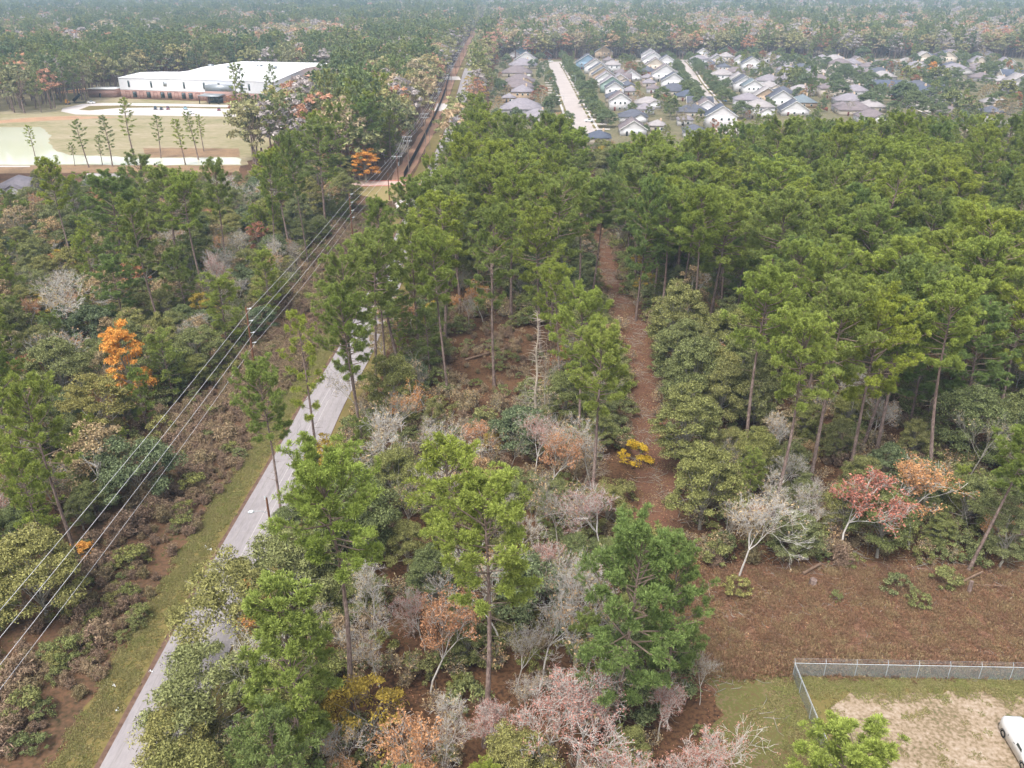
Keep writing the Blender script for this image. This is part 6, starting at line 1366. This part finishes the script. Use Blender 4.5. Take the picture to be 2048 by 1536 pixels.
# logs, stump and litter near the clearing
def log_thing(name, label, u, v, L, r, ang, tilt=0, stub=False):
    x, y = at(u, v); t = link(name, None); bpy.data.objects.remove(t)
    g = Geo(); n = 7; f = np.linspace(0, 1, n)
    if stub: polyline(g, [(0, 0, 0), (0, 0, L * .6), (0.02, 0, L)], [r * 1.15, r, r * .95], 12); g.add([(0.02, 0, L)] + [(.02 + math.cos(a) * r * .95, math.sin(a) * r * .95, L) for a in np.arange(12) * .5236], [(0, i + 1, (i + 1) % 12 + 1) for i in range(12)])
    else: polyline(g, np.stack([f * L * math.cos(ang), f * L * math.sin(ang), r * .8 + f * tilt + .04 * np.sin(f * 5)], 1), r * (1 - .35 * f), 8)
    o = part(name, g, M['pine_bark'] if stub else M['brown_bark'], None); o.location = (x, y, 0); tag(o, label, 'log' if not stub else 'stump')
log_thing('tree_stump', 'short cut stump with a pale top at the clearing edge', 1625, 1170, .8, .42, 0, stub=True)
log_thing('fallen_log', 'fallen log lying behind the cut stump', 1605, 1150, 2.9, .22, .5, .5)
log_thing('broken_stump', 'splintered upright stump in the log pile under the right pine', 1937, 1185, 1.6, .22, 0, stub=True)
log_thing('fallen_log', 'log leaning in the pile under the right pine', 1925, 1165, 2.6, .16, .3, .9)
log_thing('fallen_log', 'thin pale log right of the splintered stump', 1950, 1172, 3.4, .13, -.1, .2)
log_thing('fallen_log', 'long fallen trunk crossing the brown clearing', 930, 722, 9, .24, .55, .5)
for i, (u, v) in enumerate([(412, 1095), (421, 1101), (417, 1132), (305, 1343), (228, 1373), (234, 1423), (1562, 1255)]):
    x, y = at(u, v); g = Geo(); c = rng.normal(0, .12, (9, 3)); c[:, 2] = np.abs(c[:, 2]) + .03; leaves(g, c, rng.normal(0, 1, (9, 3)), .1); o = part('paper_scrap', g, M['car_white'], None); o.location = (x, y, .02)
    tag(o, ['white scrap on the verge nearest the lamp pole', 'white scrap on the verge just below the first one', 'white scrap lying at the road edge', 'white scrap in the middle of the verge', 'white scrap lower on the verge', 'lowest white scrap on the verge', 'white scrap in the brown clearing'][i], 'litter')
for (k, u, v, h, w_, lb) in [('green_shrub', 1672, 1200, 1.3, .9, 'small bush at the foot of the red tree'), ('green_shrub', 1835, 1212, 2.0, 1.0, 'green bush at the foot of the orange tree'), ('green_shrub', 1475, 1190, 2.4, 1.0, 'fresh green bush left of the stump'), ('green_shrub', 1890, 1170, 2.2, 1.3, 'dark bush between orange tree and log pile'), ('green_shrub', 1795, 1185, 2.4, 1.0, 'dark bush right of the red tree')]:
    x, y = at(u, v); plant(k, x, y, h, w_, lb)

# ------------------------------------------------------------------ labels built from the nearest landmark in the photograph
groups = {}
for (o, noun, u, v) in AUTO:
    u_, v_ = min(max(u, 0), 2047), min(max(v, 0), 1535)
    best = min(LANDMARKS, key=lambda l: (l[1] - u_) ** 2 + (1.6 * (l[2] - v_)) ** 2)
    dx, dy = u_ - best[1], v_ - best[2]
    side = ('above' if dy < 0 else 'below') if abs(dy) > abs(dx) * 1.2 else ('left of' if dx < 0 else 'right of')
    groups.setdefault((noun, side, best[0]), []).append((math.hypot(dx, dy), o))
for (noun, side, lm), L in groups.items():
    L.sort(key=lambda p: p[0])
    for i, (dd, o) in enumerate(L):
        if len(L) > len(ORD) and i >= len(ORD):
            k = len(L) - 1 - i
            if k < 12: o['label'] = '%s %s %s %s' % (['farthest', 'second farthest', 'third farthest', 'fourth farthest', 'fifth farthest', 'sixth farthest', 'seventh farthest', 'eighth farthest', 'ninth farthest', 'tenth farthest', 'eleventh farthest', 'twelfth farthest'][k], noun, side, lm); continue
        if i < len(ORD): o['label'] = (ORD[i] + ' ' if len(L) > 1 else '') + '%s %s %s' % (noun, side, lm)
        else: o['label'] = 'more distant %s %s %s' % (noun, side, lm); o['group'] = o['group'] + ', ' + side + ' ' + lm

# ------------------------------------------------------------------ haze
g = Geo(); box(g, -9000, -300, -1, 9000, 9000, 64)
m, nt, out = mat_base('haze'); pv = nt.nodes.new('ShaderNodeVolumePrincipled'); pv.inputs['Color'].default_value = (.58, .78, 1.0, 1); pv.inputs['Density'].default_value = .00022; pv.inputs['Anisotropy'].default_value = -0.05
nt.links.new(pv.outputs[0], out.inputs['Volume']); m.cycles.homogeneous_volume = True if hasattr(m.cycles, 'homogeneous_volume') else None
hz = part('haze', g, m, None); tag(hz, 'pale blue air haze over the woods', 'haze', None, 'stuff')
print('objects', len(SC.objects))
import collections
print(collections.Counter(o.name.split('.')[0] for o in SC.objects if o.parent is None).most_common(12))
